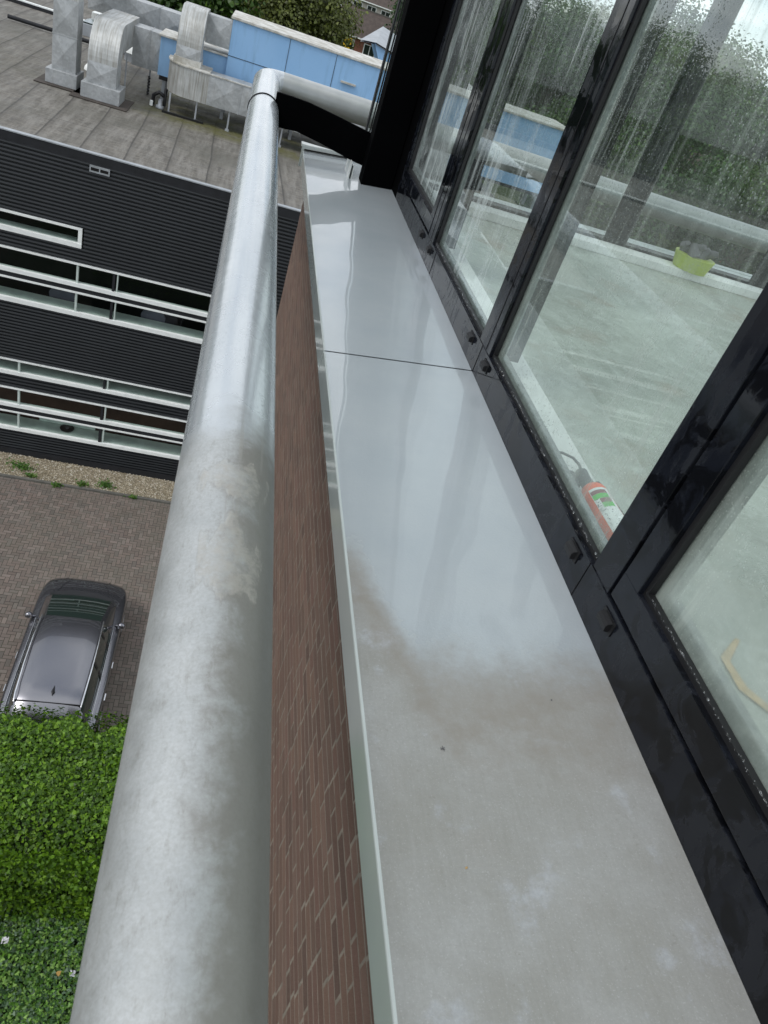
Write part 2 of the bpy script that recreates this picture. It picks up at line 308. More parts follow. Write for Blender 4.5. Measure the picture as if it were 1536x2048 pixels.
# inside the room
t = NT('pale_screed'); w_ = t.noise(2.2, 6, .65, dist=1.2)
c = t.mix(t.rng(w_, .38, .62), (.31, .335, .29), (.43, .465, .41)); c = t.mix(t.rng(t.noise(9., 6, .7, dist=2.), .50, .68, 0, .6), c, (.56, .60, .55)); c = t.mix(t.rng(t.noise(3.5, 5, .6, v=t.mapv((1, 1, 1), loc=(9, 2, 0))), .56, .70, 0, .6), c, (.30, .26, .20))
t.pbr(c, .6, 0, t.bump(w_, .6, .03)); M['floor_in'] = t.m
M['wall_in'] = simple('white_plaster', (.72, .74, .71), .8)
M['orange'] = simple('orange_plastic', (.85, .13, .035), .35, 0, .08, 30.)
M['label'] = simple('white_label', (.78, .80, .78), .5)
M['lgreen'] = simple('green_stripe', (.09, .50, .07), .5)
M['maroon'] = simple('maroon_stripe', (.22, .08, .08), .5)
M['lime'] = simple('lime_plastic', (.38, .47, .07), .45)
M['greyp'] = simple('grey_plastic', (.10, .10, .105), .55)
M['rust'] = simple('orange_stain', (.50, .34, .15), .7, 0, .35, 30.)
M['litter'] = simple('white_litter', (.72, .72, .75), .6)

# ------------------------------------------------------------------ mesh helpers
class MB:
    def __init__(s): s.v = []; s.f = []; s.c = []; s.sm = []
    def add(s, vs, fs, c=None, smooth=False):
        b = len(s.v); s.v += [tuple(v) for v in vs]
        for f in fs: s.f.append(tuple(b+i for i in f)); s.c.append(c); s.sm.append(smooth)
        return s
    def quad(s, a, b, c, d, col=None): return s.add([a, b, c, d], [(0, 1, 2, 3)], col)
    def box(s, x0, x1, y0, y1, z0, z1, col=None, ch=0.):
        if ch <= 0:
            return s.add([(x0, y0, z0), (x1, y0, z0), (x1, y1, z0), (x0, y1, z0), (x0, y0, z1), (x1, y0, z1), (x1, y1, z1), (x0, y1, z1)],
                [(0, 3, 2, 1), (4, 5, 6, 7), (0, 1, 5, 4), (1, 2, 6, 5), (2, 3, 7, 6), (3, 0, 4, 7)], col)
        bm = bmesh.new(); bmesh.ops.create_cube(bm, size=1)
        for v in bm.verts: v.co = Vector(((x0+x1)/2+v.co.x*(x1-x0), (y0+y1)/2+v.co.y*(y1-y0), (z0+z1)/2+v.co.z*(z1-z0)))
        bmesh.ops.bevel(bm, geom=bm.edges[:], offset=ch, segments=2, affect='EDGES', profile=.5)
        bm.verts.index_update()
        s.add([v.co for v in bm.verts], [[v.index for v in f.verts] for f in bm.faces], col); bm.free(); return s
    def prism(s, prof, axis, a, b, col=None, smooth=False, caps=True):
        """prof: list of 2D points in the other two axes (in order)"""
        def P(p, k):
            if axis == 'x': return (k, p[0], p[1])
            if axis == 'y': return (p[0], k, p[1])
            return (p[0], p[1], k)
        n = len(prof); vs = [P(p, a) for p in prof]+[P(p, b) for p in prof]
        fs = [(i, (i+1) % n, n+(i+1) % n, n+i) for i in range(n)]
        s.add(vs, fs, col, smooth)
        if caps: s.add(vs, [tuple(range(n))[::-1], tuple(range(n, 2*n))], col)
        return s
    def tube(s, pts, r, seg=16, col=None, cap=True):
        pts = [Vector(p) for p in pts]; rs = r if isinstance(r, (list, tuple)) else [r]*len(pts)
        rings = []; up = None
        for i, p in enumerate(pts):
            d = (pts[min(i+1, len(pts)-1)]-pts[max(i-1, 0)]).normalized()
            if up is None: up = d.orthogonal().normalized()
            up = (up-d*up.dot(d)).normalized(); sd_ = d.cross(up)
            rings.append([p+(up*math.cos(2*math.pi*k/seg)+sd_*math.sin(2*math.pi*k/seg))*rs[i] for k in range(seg)])
        vs = [v for rg in rings for v in rg]; fs = []
        for i in range(len(pts)-1):
            for k in range(seg): fs.append((i*seg+k, i*seg+(k+1) % seg, (i+1)*seg+(k+1) % seg, (i+1)*seg+k))
        s.add(vs, fs, col, True)
        if cap: s.add(vs, [tuple(range(seg))[::-1], tuple(range(len(vs)-seg, len(vs)))], col)
        return s
    def build(s, name, mat, parent=None, bev=0., weld=False):
        if weld:
            key = {}; new = []; mp = []
            for v in s.v:
                k = tuple(round(q, 4) for q in v)
                if k not in key: key[k] = len(new); new.append(v)
                mp.append(key[k])
            s.v = new; s.f = [tuple(mp[i] for i in f) for f in s.f]
        me = bpy.data.meshes.new(name); me.from_pydata(s.v, [], s.f); me.update()
        if isinstance(mat, (list, tuple)):
            for m_ in mat: me.materials.append(m_)
        else: me.materials.append(mat)
        me.polygons.foreach_set('use_smooth', s.sm)
        if any(c is not None for c in s.c):
            ca = me.color_attributes.new('tint', 'FLOAT_COLOR', 'CORNER'); dat = []
            for p, c in zip(me.polygons, s.c): dat += [*(c or (.5, .5, .5)), 1.]*p.loop_total
            ca.data.foreach_set('color', dat)
        o = bpy.data.objects.new(name, me); COL.objects.link(o)
        if parent: o.parent = parent; o.matrix_parent_inverse = Matrix.Translation(-Vector(parent.location))
        if bev:
            b = o.modifiers.new('b', 'BEVEL'); b.width = bev; b.segments = 2; b.limit_method = 'ANGLE'
        return o
def tag(o, label=None, cat=None, group=None, kind=None):
    for k, v in (('label', label), ('category', cat), ('group', group), ('kind', kind)):
        if v: o[k] = v
    return o
def empty(name, loc=(0, 0, 0), **k):
    o = bpy.data.objects.new(name, None); o.location = loc; o.empty_display_size = .1; COL.objects.link(o); return tag(o, **k)
def copy_tree(o, parent=None):
    c = o.copy(); COL.objects.link(c)
    if parent: c.parent = parent
    for ch in [q for q in bpy.data.objects if q.parent == o]: copy_tree(ch, c)
    return c

# ================================================================== OUR BUILDING
GZ = -14.0
bld = empty('brick_building', (.6, 2., GZ), label='brown brick building with a grey metal ledge and black framed windows along its wall', cat='building')
# brick wall, upper courses laid one by one
mb = MB(); course = .0345; z = -.872; row = 0
BT = [(.180, .108, .080), (.195, .12, .088), (.165, .10, .076), (.172, .11, .083), (.20, .128, .098), (.152, .096, .074), (.185, .108, .083)]
YE = 4.22
while z > -3.4:
    first = True
    y1 = YE
    while y1 > -1.2:
        ln = .112 if not (first and row % 2) else .054
        if random.random() < .22 and not first: ln = .054
        y0 = y1-ln; j = random.uniform(-.0003, .0003)
        cc = random.choice(BT); k = random.uniform(.85, 1.12)
        mb.box(.352+j, .45, y0+random.uniform(0, .0018), y1-random.uniform(0, .0012), z-.0292+random.uniform(-.0006, .0006), z+random.uniform(-.0006, .0006), tuple(q*k for q in cc), ch=0)
        y1 = y0-.0058-random.uniform(0, .0012); first = False
    z -= course; row += 1
wall = mb.build('brick_wall', M['brick'], bld)
MB().box(.3525, .60, -1.2, YE-.006, -3.4, -.872).box(.36, 5.9, YE-.30, YE-.0065, -3.4, -.873).build('mortar_bed', M['mortar'], wall)
MB().box(.353, 6., -30., YE, GZ, -3.402).build('lower_wall', M['brickfar'], bld)
# metal ledge in two sheets: sloping top, rounded outer edge, drop flange
def ledge(y0, y1, name='ledge_sheet'):
    xo, zo, xi, zi = .294, -.8265, .7125, -.785
    prof = [(xi, zi), (xo+.0045, zo+.0005), (xo+.0022, zo+.0006), (xo+.0007, zo-.0003), (xo, zo-.0024), (xo, zo-.062), (xo+.003, zo-.064), (xo+.003, zo-.010), (xi, zi-.006)]
    a = MB()
    n = 24
    for i in range(n):
        a_, b_ = y0+(y1-y0)*i/n, y0+(y1-y0)*(i+1)/n
        k = len(prof)
        a.add([(p[0], a_, p[1]) for p in prof]+[(p[0], b_, p[1]) for p in prof], [(j, j+1, k+j+1, k+j) for j in (0, k-2)], None)
    o = a.build(name, M['ledge'], bld)
    b = MB().prism(prof[1:8], 'y', y0, y1, smooth=False); e = b.build('folded_edge', M['ledge_edge'], o)
    return o
ledge(-1.0, 1.8345); ledge(1.8405, 4.215)
MB().box(.297, .712, 1.8343, 1.8407, -.86, -.845).prism([(.299, -.832), (.7125, -.790), (.7125, -.80), (.299, -.85)], 'y', 1.8346, 1.8404).build('ledge_joint', M['gap'], bld)
# far end: upstand with pale cap and black shadow gap, return ledge along the end wall
endf = MB().prism([(.286, -.800), (.66, -.762), (.66, -.90), (.286, -.905)], 'y', 4.222, 4.236).build('ledge_upstand', M['ledge_edge'], bld)
MB().prism([(.283, -.797), (5.8, -.76), (5.8, -.772), (.283, -.810)], 'y', 4.237, 4.30).build('upstand_cap', M['white_trim'], endf)
MB().prism([(.3, -.822), (.66, -.784), (.66, -.78), (.3, -.815)], 'y', 4.2155, 4.2215).build('shadow_gap', M['gap'], endf)
# corner post
MB().box(.560, .7095, 3.735, 3.86, -.815, 2.35, ch=.003).build('corner_post', M['fin'], bld)
MB().box(.7125, .80, 3.60, 3.95, -.79, 2.35).build('corner_panel', M['fin'], bld)
fin2 = MB().box(.560, .62, 4.02, 4.04, -.62, 2.35).build('side_glass', M['farglass'], bld)
MB().box(.574, .579, 4.0, 4.018, -.62, 2.35).box(.555, .5595, 4.0, 4.04, -.62, 2.35).build('glass_trim', M['rubber'], fin2)
MB().box(.5598, .565, 4.005, 4.019, -.62, 2.35).build('edge_strip', M['gasket'], fin2)
# post foot: small white and steel fixings
MB().box(.50, .505, 3.80, 3.99, -.815, -.73).box(.515, .519, 3.80, 3.97, -.815, -.75).build('post_foot_bracket', M['white_trim'], bld)
# --- window frames on the plane X = .713
X0 = .713
fr = MB().box(X0, .7555, -1.0, 3.60, -.80, -.7025, ch=.0015)
rail = fr.build('bottom_rail', M['frame'], bld)
for jy in (.9345, 1.832, 2.599): MB().box(X0-.0012, X0, jy, jy+.0012, -.785, -.703).build('rail_joint', M['gap'], rail)
for cy in (2.882, 2.697, 1.937, 1.755, .998, .815):
    a = MB(); w = .017; zt, zb = -.722, -.737
    # hooded drain cap, mouth open towards the ledge
    pts = [(X0-.0005, zt+.004), (X0-.010, zt+.001), (X0-.013, zt-.005), (X0-.0115, zb), (X0-.0005, zb)]
    n = len(pts)
    a.add([(p[0], cy-w, p[1]) for p in pts]+[(p[0], cy+w, p[1]) for p in pts], [(i, i+1, n+i+1, n+i) for i in range(n-2)]+[tuple(range(n))[::-1], tuple(range(n, 2*n))])
    a.box(X0-.0022, X0-.0004, cy-.024, cy+.024, zb-.004, zt+.007)
    a.build('drain_cap', M['rubber'], rail)
def mull(y0, y1, name='mullion', xx=X0):
    return MB().box(xx+.0005, .80, y0, y1, -.7022, 2.35, ch=.0015).build(name, M['frame'], bld)
mC = mull(2.69, 2.787); mB = mull(1.764, 1.874); mA = mull(.855, .927)
for (y, m_) in ((1.80, mB), (2.735, mC)): MB().box(X0-.0006, X0+.0004, y-.001, y+.001, -.70, 2.35).build('mullion_seam', M['gap'], m_)
# fixed panes
def pane(y0, y1, gm, name='window_pane', z0=-.7022, xg=.735):
    w = empty(name, (xg, (y0+y1)/2, z0)); w.parent = bld; w.matrix_parent_inverse = Matrix.Translation(-bld.location)
    MB().quad((xg, y0, z0), (xg, y1, z0), (xg, y1, 2.35), (xg, y0, 2.35)).build('glass', gm, w)
    g = MB().box(xg-.012, xg-.002, y0, y1, z0, z0+.010).box(xg-.012, xg-.002, y0, y0+.009, z0+.010, 2.35).box(xg-.012, xg-.002, y1-.009, y1, z0+.010, 2.35); g.build('seal', M['rubber'], w)
    g = MB().box(xg+.003, xg+.016, y0, y1, z0, z0+.024).box(xg+.003, xg+.016, y0+.0, y0+.022, z0+.024, 2.35).box(xg+.003, xg+.016, y1-.022, y1, z0+.024, 2.35); g.build('spacer_bar', M['gasket'], w)
    return w
pane(.927, 1.764, M['glass_fog']); pane(1.874, 2.69, M['glass'])
# opening sashes (one near the camera, one beside the post)
def sash(y0, y1, gm):
    w = empty('sash_window', (X0, (y0+y1)/2, -.70)); w.parent = bld; w.matrix_parent_inverse = Matrix.Translation(-bld.location)
    xs = X0-.0005; z0 = -.694; fw = .052
    f = MB().box(xs, .7553, y0, y1, z0, z0+fw, ch=.0015).box(xs+.0006, .785, y0, y0+fw, z0+fw-.002, 2.35, ch=.0015).box(xs+.0006, .785, y1-fw, y1, z0+fw-.002, 2.35, ch=.0015); f.build('sash_frame', M['frame'], w)
    MB().box(xs+.01, .755, y0-.006, y1+.006, -.7018, z0-.0005).build('sash_gap', M['gap'], w)
    a, b, c = y0+fw, y1-fw, z0+fw; xg = X0+.024
    MB().quad((xg, a, c), (xg, b, c), (xg, b, 2.35), (xg, a, 2.35)).build('glass', gm, w)
    MB().box(xg-.014, xg-.002, a, b, c, c+.010).box(xg-.014, xg-.002, a, a+.010, c+.010, 2.35).box(xg-.014, xg-.002, b-.010, b, c+.010, 2.35).build('seal', M['rubber'], w)
    MB().box(xg+.003, xg+.018, a, b, c, c+.032).box(xg+.003, xg+.018, b-.032, b, c+.032, 2.35).build('spacer_bar', M['gasket'], w)
    return w
sash(-.95, .846, M['glass_dusty']); sash(2.795, 3.595, M['glass_far'])
MB().box(X0+.0, .80, -1., 3.60, 2.351, 2.6).box(.60, .80, -1.0, 4.1, 2.601, 3.6).build('header_panel', M['fin'], bld)
rg_ = MB().quad((.81, -1., 2.40), (6., -1., 2.40), (6., 4.05, 2.40), (.81, 4.05, 2.40)).build('added_glass_roof', M['farglass'], bld)  # unseen glazed ceiling, added so skylight brightens the room floor
for bx in (1.9, 3.2, 4.5): MB().box(bx, bx+.07, -1., 4.05, 2.41, 2.52).build('added_roof_beam', M['frame'], rg_)  # beams of the added ceiling, out of view
# rain drops standing on the lower edge of the seals
mb = MB(); rr = random.Random(3)
def drop(mb, x, y, z, r, fl=.6, nrm='x'):
    bm = bmesh.new(); bmesh.ops.create_icosphere(bm, subdivisions=1, radius=r)
    for v in bm.verts: v.co = Vector((x+v.co.x*(fl if nrm == 'x' else 1), y+v.co.y, z+v.co.z*(1.15 if nrm == 'x' else fl)))
    bm.verts.index_update(); mb.add([v.co for v in bm.verts], [[v.index for v in f.verts] for f in bm.faces], None, True); bm.free()
for i in range(150):
    y = rr.uniform(.93, 1.76); drop(mb, .7215, y, -.6935+rr.gauss(0, .0015), rr.uniform(.0009, .0024))
for i in range(110):
    y = rr.uniform(.33, .79); drop(mb, X0+.0095, y, -.6315+rr.gauss(0, .0012), rr.uniform(.0008, .0021))
for i in range(90):
    y = rr.uniform(1.88, 2.68); drop(mb, .7215, y, -.6935+rr.gauss(0, .002), rr.uniform(.001, .0028))
t = NT('water_drop'); g = t.n.new('ShaderNodeBsdfGlass'); g.inputs['IOR'].default_value = 1.33; g.inputs['Roughness'].default_value = .02; t.l.new(g.outputs[0], t.out.inputs[0]); M['water'] = t.m
mb.build('rain_drop_row', M['water'], rail)['kind'] = 'stuff'
# --- the room behind the glass
rm = MB().box(.757, 6., -1., 3.93, -.86, -.81).build('room_floor', M['floor_in'], bld)
MB().box(.757, .885, -1.0, 3.90, -.8095, -.746, ch=.002).build('inner_sill', M['wall_in'], bld)
# far glazed wall of the room (plane Y = 3.95), continued in X
fw = empty('end_window', (3., 3.95, -.8)); fw.parent = bld; fw.matrix_parent_inverse = Matrix.Translation(-bld.location)
MB().box(.805, 6., 3.935, 4.02, -.86, -.755).box(1.99, 2.09, 3.935, 4.02, -.754, 2.35).box(2.98, 3.08, 3.935, 4.02, -.754, 2.35).box(4.2, 4.3, 3.935, 4.02, -.754, 2.35).build('end_frame', M['frame'], fw)
MB().box(.81, 5.9, 3.80, 3.934, -.8095, -.768, ch=.003).build('end_sill', M['wall_in'], fw)
MB().quad((.81, 3.98, -.75), (5.9, 3.98, -.75), (5.9, 3.98, 2.35), (.81, 3.98, 2.35)).build('glass', M['farglass'], fw)
MB().box(5.92, 6., -1., 3.93, -.8, -.2).build('side_wall', M['wall_in'], bld)
# end wall return ledge outside
MB().prism([(.66, -.7845), (5.9, -.78), (5.9, -.80), (.66, -.80)], 'y', 4.03, 4.236).build('return_ledge', M['white_trim'], bld)

# ---- things in the room
can = empty('fire_extinguisher', (.85, 1.10, -.75), label='orange red fire extinguisher with white and green label lying behind the wet window glass', cat='fire extinguisher')
A = Vector((.822, 1.212, -.7165)); B = Vector((.832, .95, -.7165)); ax = (B-A).normalized()
def P(k): return A+ax*k
rb = .0285
MB().tube([P(-.004), P(0), P(.006), P(.014), P(.024), P(.20)], [.010, .016, .0215, .0262, rb, rb], 32).build('cylinder_body', M['orange'], can)
sidev = Vector((-.75, 0, .55)).normalized(); sidev = (sidev-ax*sidev.dot(ax)).normalized(); s2 = ax.cross(sidev)
def patch(name, k0, k1, a0, a1, r, mat, par):
    m_ = MB(); n = 14
    vs = []
    for i in range(n+1):
        a = a0+(a1-a0)*i/n; d = sidev*math.cos(a)+s2*math.sin(a)
        vs += [P(k0)+d*r, P(k1)+d*r]
    m_.add(vs, [(2*i, 2*i+1, 2*i+3, 2*i+2) for i in range(n)], None, True); return m_.build(name, mat, par)
patch('label', .034, .19, -1.35, .16, rb+.0004, M['label'], can)
patch('maroon_stripe', .042, .054, -1.05, .12, rb+.0008, M['maroon'], can)
patch('green_stripe', .0545, .069, -1.05, .12, rb+.0008, M['lgreen'], can)
patch('maroon_stripe', .0695, .083, -1.05, -.25, rb+.0008, M['maroon'], can)
patch('green_stripe', .0835, .098, -1.05, -.25, rb+.0008, M['lgreen'], can)
rr = random.Random(5)
gm = MB()
for i in range(46):      # small dark print on the label
    k = rr.uniform(.068, .17); a = rr.uniform(-.8, .05) if k > .10 else rr.uniform(-.2, .05); d0 = sidev*math.cos(a)+s2*math.sin(a); a2 = a+rr.uniform(.05, .14); d1 = sidev*math.cos(a2)+s2*math.sin(a2); h_ = rr.uniform(.0008, .0018)
    gm.quad(P(k)+d0*(rb+.001), P(k+h_)+d0*(rb+.001), P(k+h_)+d1*(rb+.001), P(k)+d1*(rb+.001))
gm.build('label_print', M['greyp'], can)
MB().tube([P(-.062)+Vector((0, 0, .002)), P(-.056), P(-.03), P(-.006), P(.0)], [.010, .015, .013, .0145, .014], 10).box(.79, .812, 1.23, 1.285, -.735, -.722, ch=.004).build('valve', M['greyp'], can)
hose = [P(-.060)+Vector((.004, .0, .0)), P(-.085)+Vector((.006, 0, .004)), P(-.11)+Vector((.001, 0, .004)), P(-.135)+Vector((-.014, 0, -.002)), P(-.15)+Vector((-.032, 0, -.012))]
MB().tube(hose, .0032, 8).build('hose', M['greyp'], can)
rodm = MB(); q0 = Vector((.864, 1.26, -.735)); q1 = Vector((.896, 1.02, -.734)); rodm.tube([q0, q0.lerp(q1, .5), q1], .009, 8)
for i in range(20):
    p = q0.lerp(q1, i/20); rodm.tube([p, p+(q1-q0).normalized()*.005], .0125, 8)
tag(rodm.build('ribbed_hose', M['greyp']), 'dark ribbed hose lying beside the orange red fire extinguisher behind the glass', 'hose')
bk = empty('bucket', (2.47, 3.70, -.768), label='lime green bucket with grey rags standing on the far window sill inside the room', cat='bucket')
MB().tube([(2.47, 3.86, -.767), (2.47, 3.86, -.69)], [.095, .115], 20).build('bucket_body', M['lime'], bk)
rg = MB(); rr = random.Random(8)
for i in range(9): rg.tube([(2.47+rr.uniform(-.07, .07), 3.86+rr.uniform(-.05, .05), -.69), (2.47+rr.uniform(-.13, .13), 3.86+rr.uniform(-.08, .06), -.655+rr.uniform(0, .03))], [.04, .015], 7)
rg.build('rags', M['greyp'], bk)
st = MB().tube([(1.075, .70, -.806), (1.02, .775, -.806), (1.02, .845, -.806), (1.085, .905, -.806)], [.009, .013, .010, .005], 8)
for i, v in enumerate(st.v): st.v[i] = (v[0], v[1], -.8065+(v[2]+.8065)*.12)
tag(st.build('tape_strip', M['rust']), 'curved orange brown strip lying on the pale floor behind the near window', 'strip')

# ================================================================== BIG TUBE RAIL
rail_t = empty('tube_railing', (.0555, 2, -.71), label='thick silver metal tube railing running alongside the ledge and turning the corner', cat='railing')
PC = (.0555, -.64); PR = .0705; YC = 4.77; rc = .085
pts = [(PC[0], y, PC[1]) for y in [-.6+i*.12 for i in range(0, 36)]]
pts += [(PC[0], 3.83, PC[1])]
MB().tube([(PC[0], -.6+4.46*i/60, PC[1]) for i in range(61)], PR, 48).build('long_tube', M['tube'], rail_t)
el = [(PC[0], 3.874, PC[1]), (PC[0], 4.2, PC[1]), (PC[0], YC-rc, PC[1])]
for i in range(1, 9):
    a = math.pi/2*i/9; el.append((PC[0]+rc-rc*math.cos(a), YC-rc+rc*math.sin(a), PC[1]))
el.append((PC[0]+rc, YC, PC[1]))
MB().tube(el, PR, 40).build('corner_bend', M['tube'], rail_t)
MB().tube([(PC[0]+rc+.001, YC, PC[1]), (2.0, YC, PC[1]), (5.8, YC, PC[1])], PR-.0003, 40).build('cross_tube', M['tube2'], rail_t)
# bracket fin with ring
finm = MB(); top = [(.100, -.546), (.17, -.5455), (.257, -.549), (.40, -.568), (.570, -.594)]; bot = [(.570, -.742), (.50, -.733), (.34, -.700), (.22, -.682), (.10, -.690)]
finm.prism(top+bot, 'y', 3.853, 3.873); fo = finm.build('bracket_fin', M['fin'], rail_t, bev=.0015)
rgm = MB(); n = 48; vs = []
for k in range(n):
    a = 2*math.pi*k/n; c_, s_ = math.cos(a), math.sin(a)
    for (r_, y_) in ((PR+.0035, 3.861), (PR+.0035, 3.873), (PR-.003, 3.873), (PR-.003, 3.861)): vs.append((PC[0]+r_*c_, y_, PC[1]+r_*s_))
rgm.add(vs, [(4*k+j, 4*k+(j+1) % 4, 4*((k+1) % n)+(j+1) % 4, 4*((k+1) % n)+j) for k in range(n) for j in range(4)], None, True)
rgm.build('clamp_ring', M['fin'], rail_t)
# thin dark strip on the tube's inner side, modelled in place of a reflected line
MB().tube([(PC[0]+.0698*math.sin(R(97)), -.6, PC[1]+.0698*math.cos(R(97))), (PC[0]+.0698*math.sin(R(97)), 3.84, PC[1]+.0698*math.cos(R(97)))], .0022, 8).build('reflection_strip', M['rubber'], rail_t)

# small debris on the ledge
def zl(x): return -.8265+(x-.294)*(.0415/.4185)
def debris(name, x, y, label, cat, mat, long=False):
    m_ = MB(); rr = random.Random(int(y*1000))
    if long:
        for i in range(9):
            a = rr.uniform(0, 6.28); l_ = rr.uniform(.002, .0048)
            m_.tube([(x, y, zl(x)+.0012), (x+l_*math.cos(a), y+l_*math.sin(a), zl(x)+rr.uniform(.0006, .002))], .0004, 5)
        m_.tube([(x-.0015, y, zl(x)+.001), (x+.0015, y+.0006, zl(x)+.001)], .0009, 6)
    else:
        for i in range(4): drop(m_, x+rr.uniform(-.001, .001), y+rr.uniform(-.001, .001), zl(x)+.0008, rr.uniform(.0007, .0015), .6, 'z')
    tag(m_.build(name, mat), label, cat)
debris('dead_midge', .4053, .597, 'tiny dead midge lying on the dry ledge metal', 'insect', M['greyp'], True)
debris('dirt_speck', .4046, .4283, 'small dark brown dirt speck nearest the camera on the dry ledge', 'speck', M['rust'])
debris('grit_speck', .5972, .690, 'dark grit speck on the ledge near the black frame', 'speck', M['greyp'])

# ================================================================== GROUND
def plane(name, x0, x1, y0, y1, z, mat, sub=1):
    m_ = MB()
    m_.quad((x0, y0, z), (x1, y0, z), (x1, y1, z), (x0, y1, z)); return tag(m_.build(name, mat), kind='structure')
plane('ground', -900, 900, -300, 1500, GZ-.03, M['land'])
plane('paving_bed', -30, 12, -20, 18.02, GZ-.006, M['joint'])
# herringbone pavers
mb = MB(); rr = random.Random(11); X_0, Y_0 = -7.2, 8.0
PCs = [(.185, .145, .125), (.16, .128, .11), (.20, .162, .14), (.17, .132, .112), (.145, .125, .108), (.18, .152, .132)]
nx, ny = int((.9-X_0)/.1), int((18.0-Y_0)/.1)+2
for i in range(nx):
    for j in range(ny):
        k = (i-j) % 4
        x, y = X_0+i*.1, Y_0+j*.1
        if k == 0: a = (x, x+.2, y, y+.1)
        elif k == 2: a = (x, x+.1, y-.1, y+.1)
        else: continue
        if a[2] > 17.98 or a[2] < Y_0: continue
        a = (a[0], a[1], a[2], min(a[3], 18.01))
        g = .0045; zz_ = GZ+rr.uniform(-.002, .003); c = rr.choice(PCs); q = rr.uniform(.82, 1.18); c = tuple(v*q for v in c)
        tx, ty = rr.uniform(-.0015, .0015), rr.uniform(-.0015, .0015)
        mb.add([(a[0]+g, a[2]+g, zz_-tx-ty), (a[1]-g, a[2]+g, zz_+tx-ty), (a[1]-g, a[3]-g, zz_+tx+ty), (a[0]+g, a[3]-g, zz_-tx+ty)], [(0, 1, 2, 3)], c)
tag(mb.build('paving', M['paver']), kind='structure')
plane('gravel_bed', -30, 8, 18.10, 19.28, GZ+.0, M['gravel'])
tag(MB().box(-30, 8, 18.02, 18.10, GZ-.05, GZ+.045).build('kerb', M['kerb']), kind='structure')
mb = MB()
GC = [(.42, .36, .26), (.30, .25, .17), (.50, .45, .35), (.22, .18, .12), (.38, .33, .25), (.58, .54, .46), (.27, .23, .16)]
for i in range(9000):
    x, y = rr.uniform(-7.5, 1.9), rr.uniform(18.12, 19.24); r_ = rr.uniform(.012, .032); c = rr.choice(GC); z = GZ+rr.uniform(0, .02); a = rr.uniform(0, 3); ca, sa = math.cos(a)*r_, math.sin(a)*r_
    e_ = rr.uniform(.5, .9)
    mb.add([(x+ca, y+sa, z), (x-sa*e_, y+ca*e_, z), (x-ca, y-sa, z), (x+sa*e_, y-ca*e_, z), (x+ca*.2, y, z+r_*.7)], [(0, 1, 4), (1, 2, 4), (2, 3, 4), (3, 0, 4)], c)
tag(mb.build('gravel_stones', M['pebble']), label='pale beige gravel strip along the foot of the black facade', cat='gravel', kind='stuff')

# ================================================================== BLACK CLAD BUILDING
D = 19.2
bb = empty('black_building', (-6., D, GZ), label='low black building with ribbed cladding, white framed window bands and a flat felt roof', cat='building')
XL, XR, WL, WR = -34., 9., -12.8, 1.15
def ribs(x0, x1, zt, zb):
    m_ = MB(); n = max(1, round((zt-zb)/.0935)); p = (zt-zb)/n
    prof = []
    for i in range(n):
        t_ = zt-i*p
        prof += [(D+.01, t_), (D-.030, t_-p*.06), (D-.042, t_-p*.50), (D+.01, t_-p*.56)]
    prof.append((D+.01, zb)); k = len(prof)
    m_.add([(x0, *q) for q in prof]+[(x1, *q) for q in prof], [(i, i+1, k+i+1, k+i) for i in range(k-1)])
    return m_.build('ribbed_cladding', M['siding'], bb)
ribs(XL, XR, -5.34, -6.913); ribs(-3.40, XR, -6.913, -7.407); ribs(XL, -12.85, -6.913, -7.407); ribs(XL, XR, -7.407, -7.790)
ribs(XL, WL, -7.790, -9.225); ribs(WR, XR, -7.790, -9.225); ribs(XL, XR, -9.225, -10.885)
ribs(XL, WL, -10.885, -13.15); ribs(WR, XR, -10.885, -13.15); ribs(WL, WR, -11.345, -11.757); ribs(XL, XR, -13.15, -13.79)
MB().box(XL, XR, D-.045, D+.1, -5.34, -5.135).build('roof_fascia', M['plinth'], bb)
MB().box(XL, XR, D-.055, D+.10, -5.134, -5.108).build('roof_edge_trim', M['greymetal'], bb)
MB().box(XL, XR, D-.040, D+.1, GZ-.1, -13.791).build('plinth', M['plinth'], bb)
# walls inside: dark back rooms
MB().box(XL, XR, D+2.2, D+2.4, GZ, -5.5).box(XL, XR, D, D+2.2, -10.3, -10.05).box(XL, XL+.2, D+.1, D+2.2, GZ, -5.5).box(XR-.2, XR, D+.1, D+2.2, GZ, -5.5).build('inner_wall', M['darkroom'], bb)
MB().box(WL, WR+.5, D+1.3, D+1.35, GZ, -10.6).build('brown_partition', M['brownroom'], bb)
def window(x0, x1, zt, zb, mull=(), tt=.045, bt=.10, ends=(False, True), sill=.28):
    w = empty('window', ((x0+x1)/2, D, zb)); w.parent = bb; w.matrix_parent_inverse = Matrix.Translation(-bb.location)
    f = MB().box(x0, x1, D-.05, D+.05, zt-tt, zt).box(x0, x1, D-.06, D+.05, zb, zb+bt)
    if ends[0]: f.box(x0, x0+.09, D-.048, D+.05, zb+bt, zt-tt)
    if ends[1]: f.box(x1-.09, x1, D-.048, D+.05, zb+bt, zt-tt)
    f.build('frame', M['white'], w)
    MB().quad((x0+.02, D+.02, zb+bt-.01), (x1-.02, D+.02, zb+bt-.01), (x1-.02, D+.02, zt-tt+.01), (x0+.02, D+.02, zt-tt+.01)).build('pane', M['offglass'], w)
    MB().box(x0+.1, x1-.1, D+.06, D+.06+sill, zb+bt-.03, zb+bt+.0).build('inner_sill', M['sillg'], w)
    for (mx_, wd, mt) in mull: MB().box(mx_-wd/2, mx_+wd/2, D-.03, D+.07, zb+bt, zt-tt).build('mullion', mt, w)
    return w
cols = [-12, -9.6, -7.1]
def ml(xs): return [(q, .05, M['sillg']) for q in xs]
window(-12.8, -3.44, -6.913, -7.407, (), .055, .11)
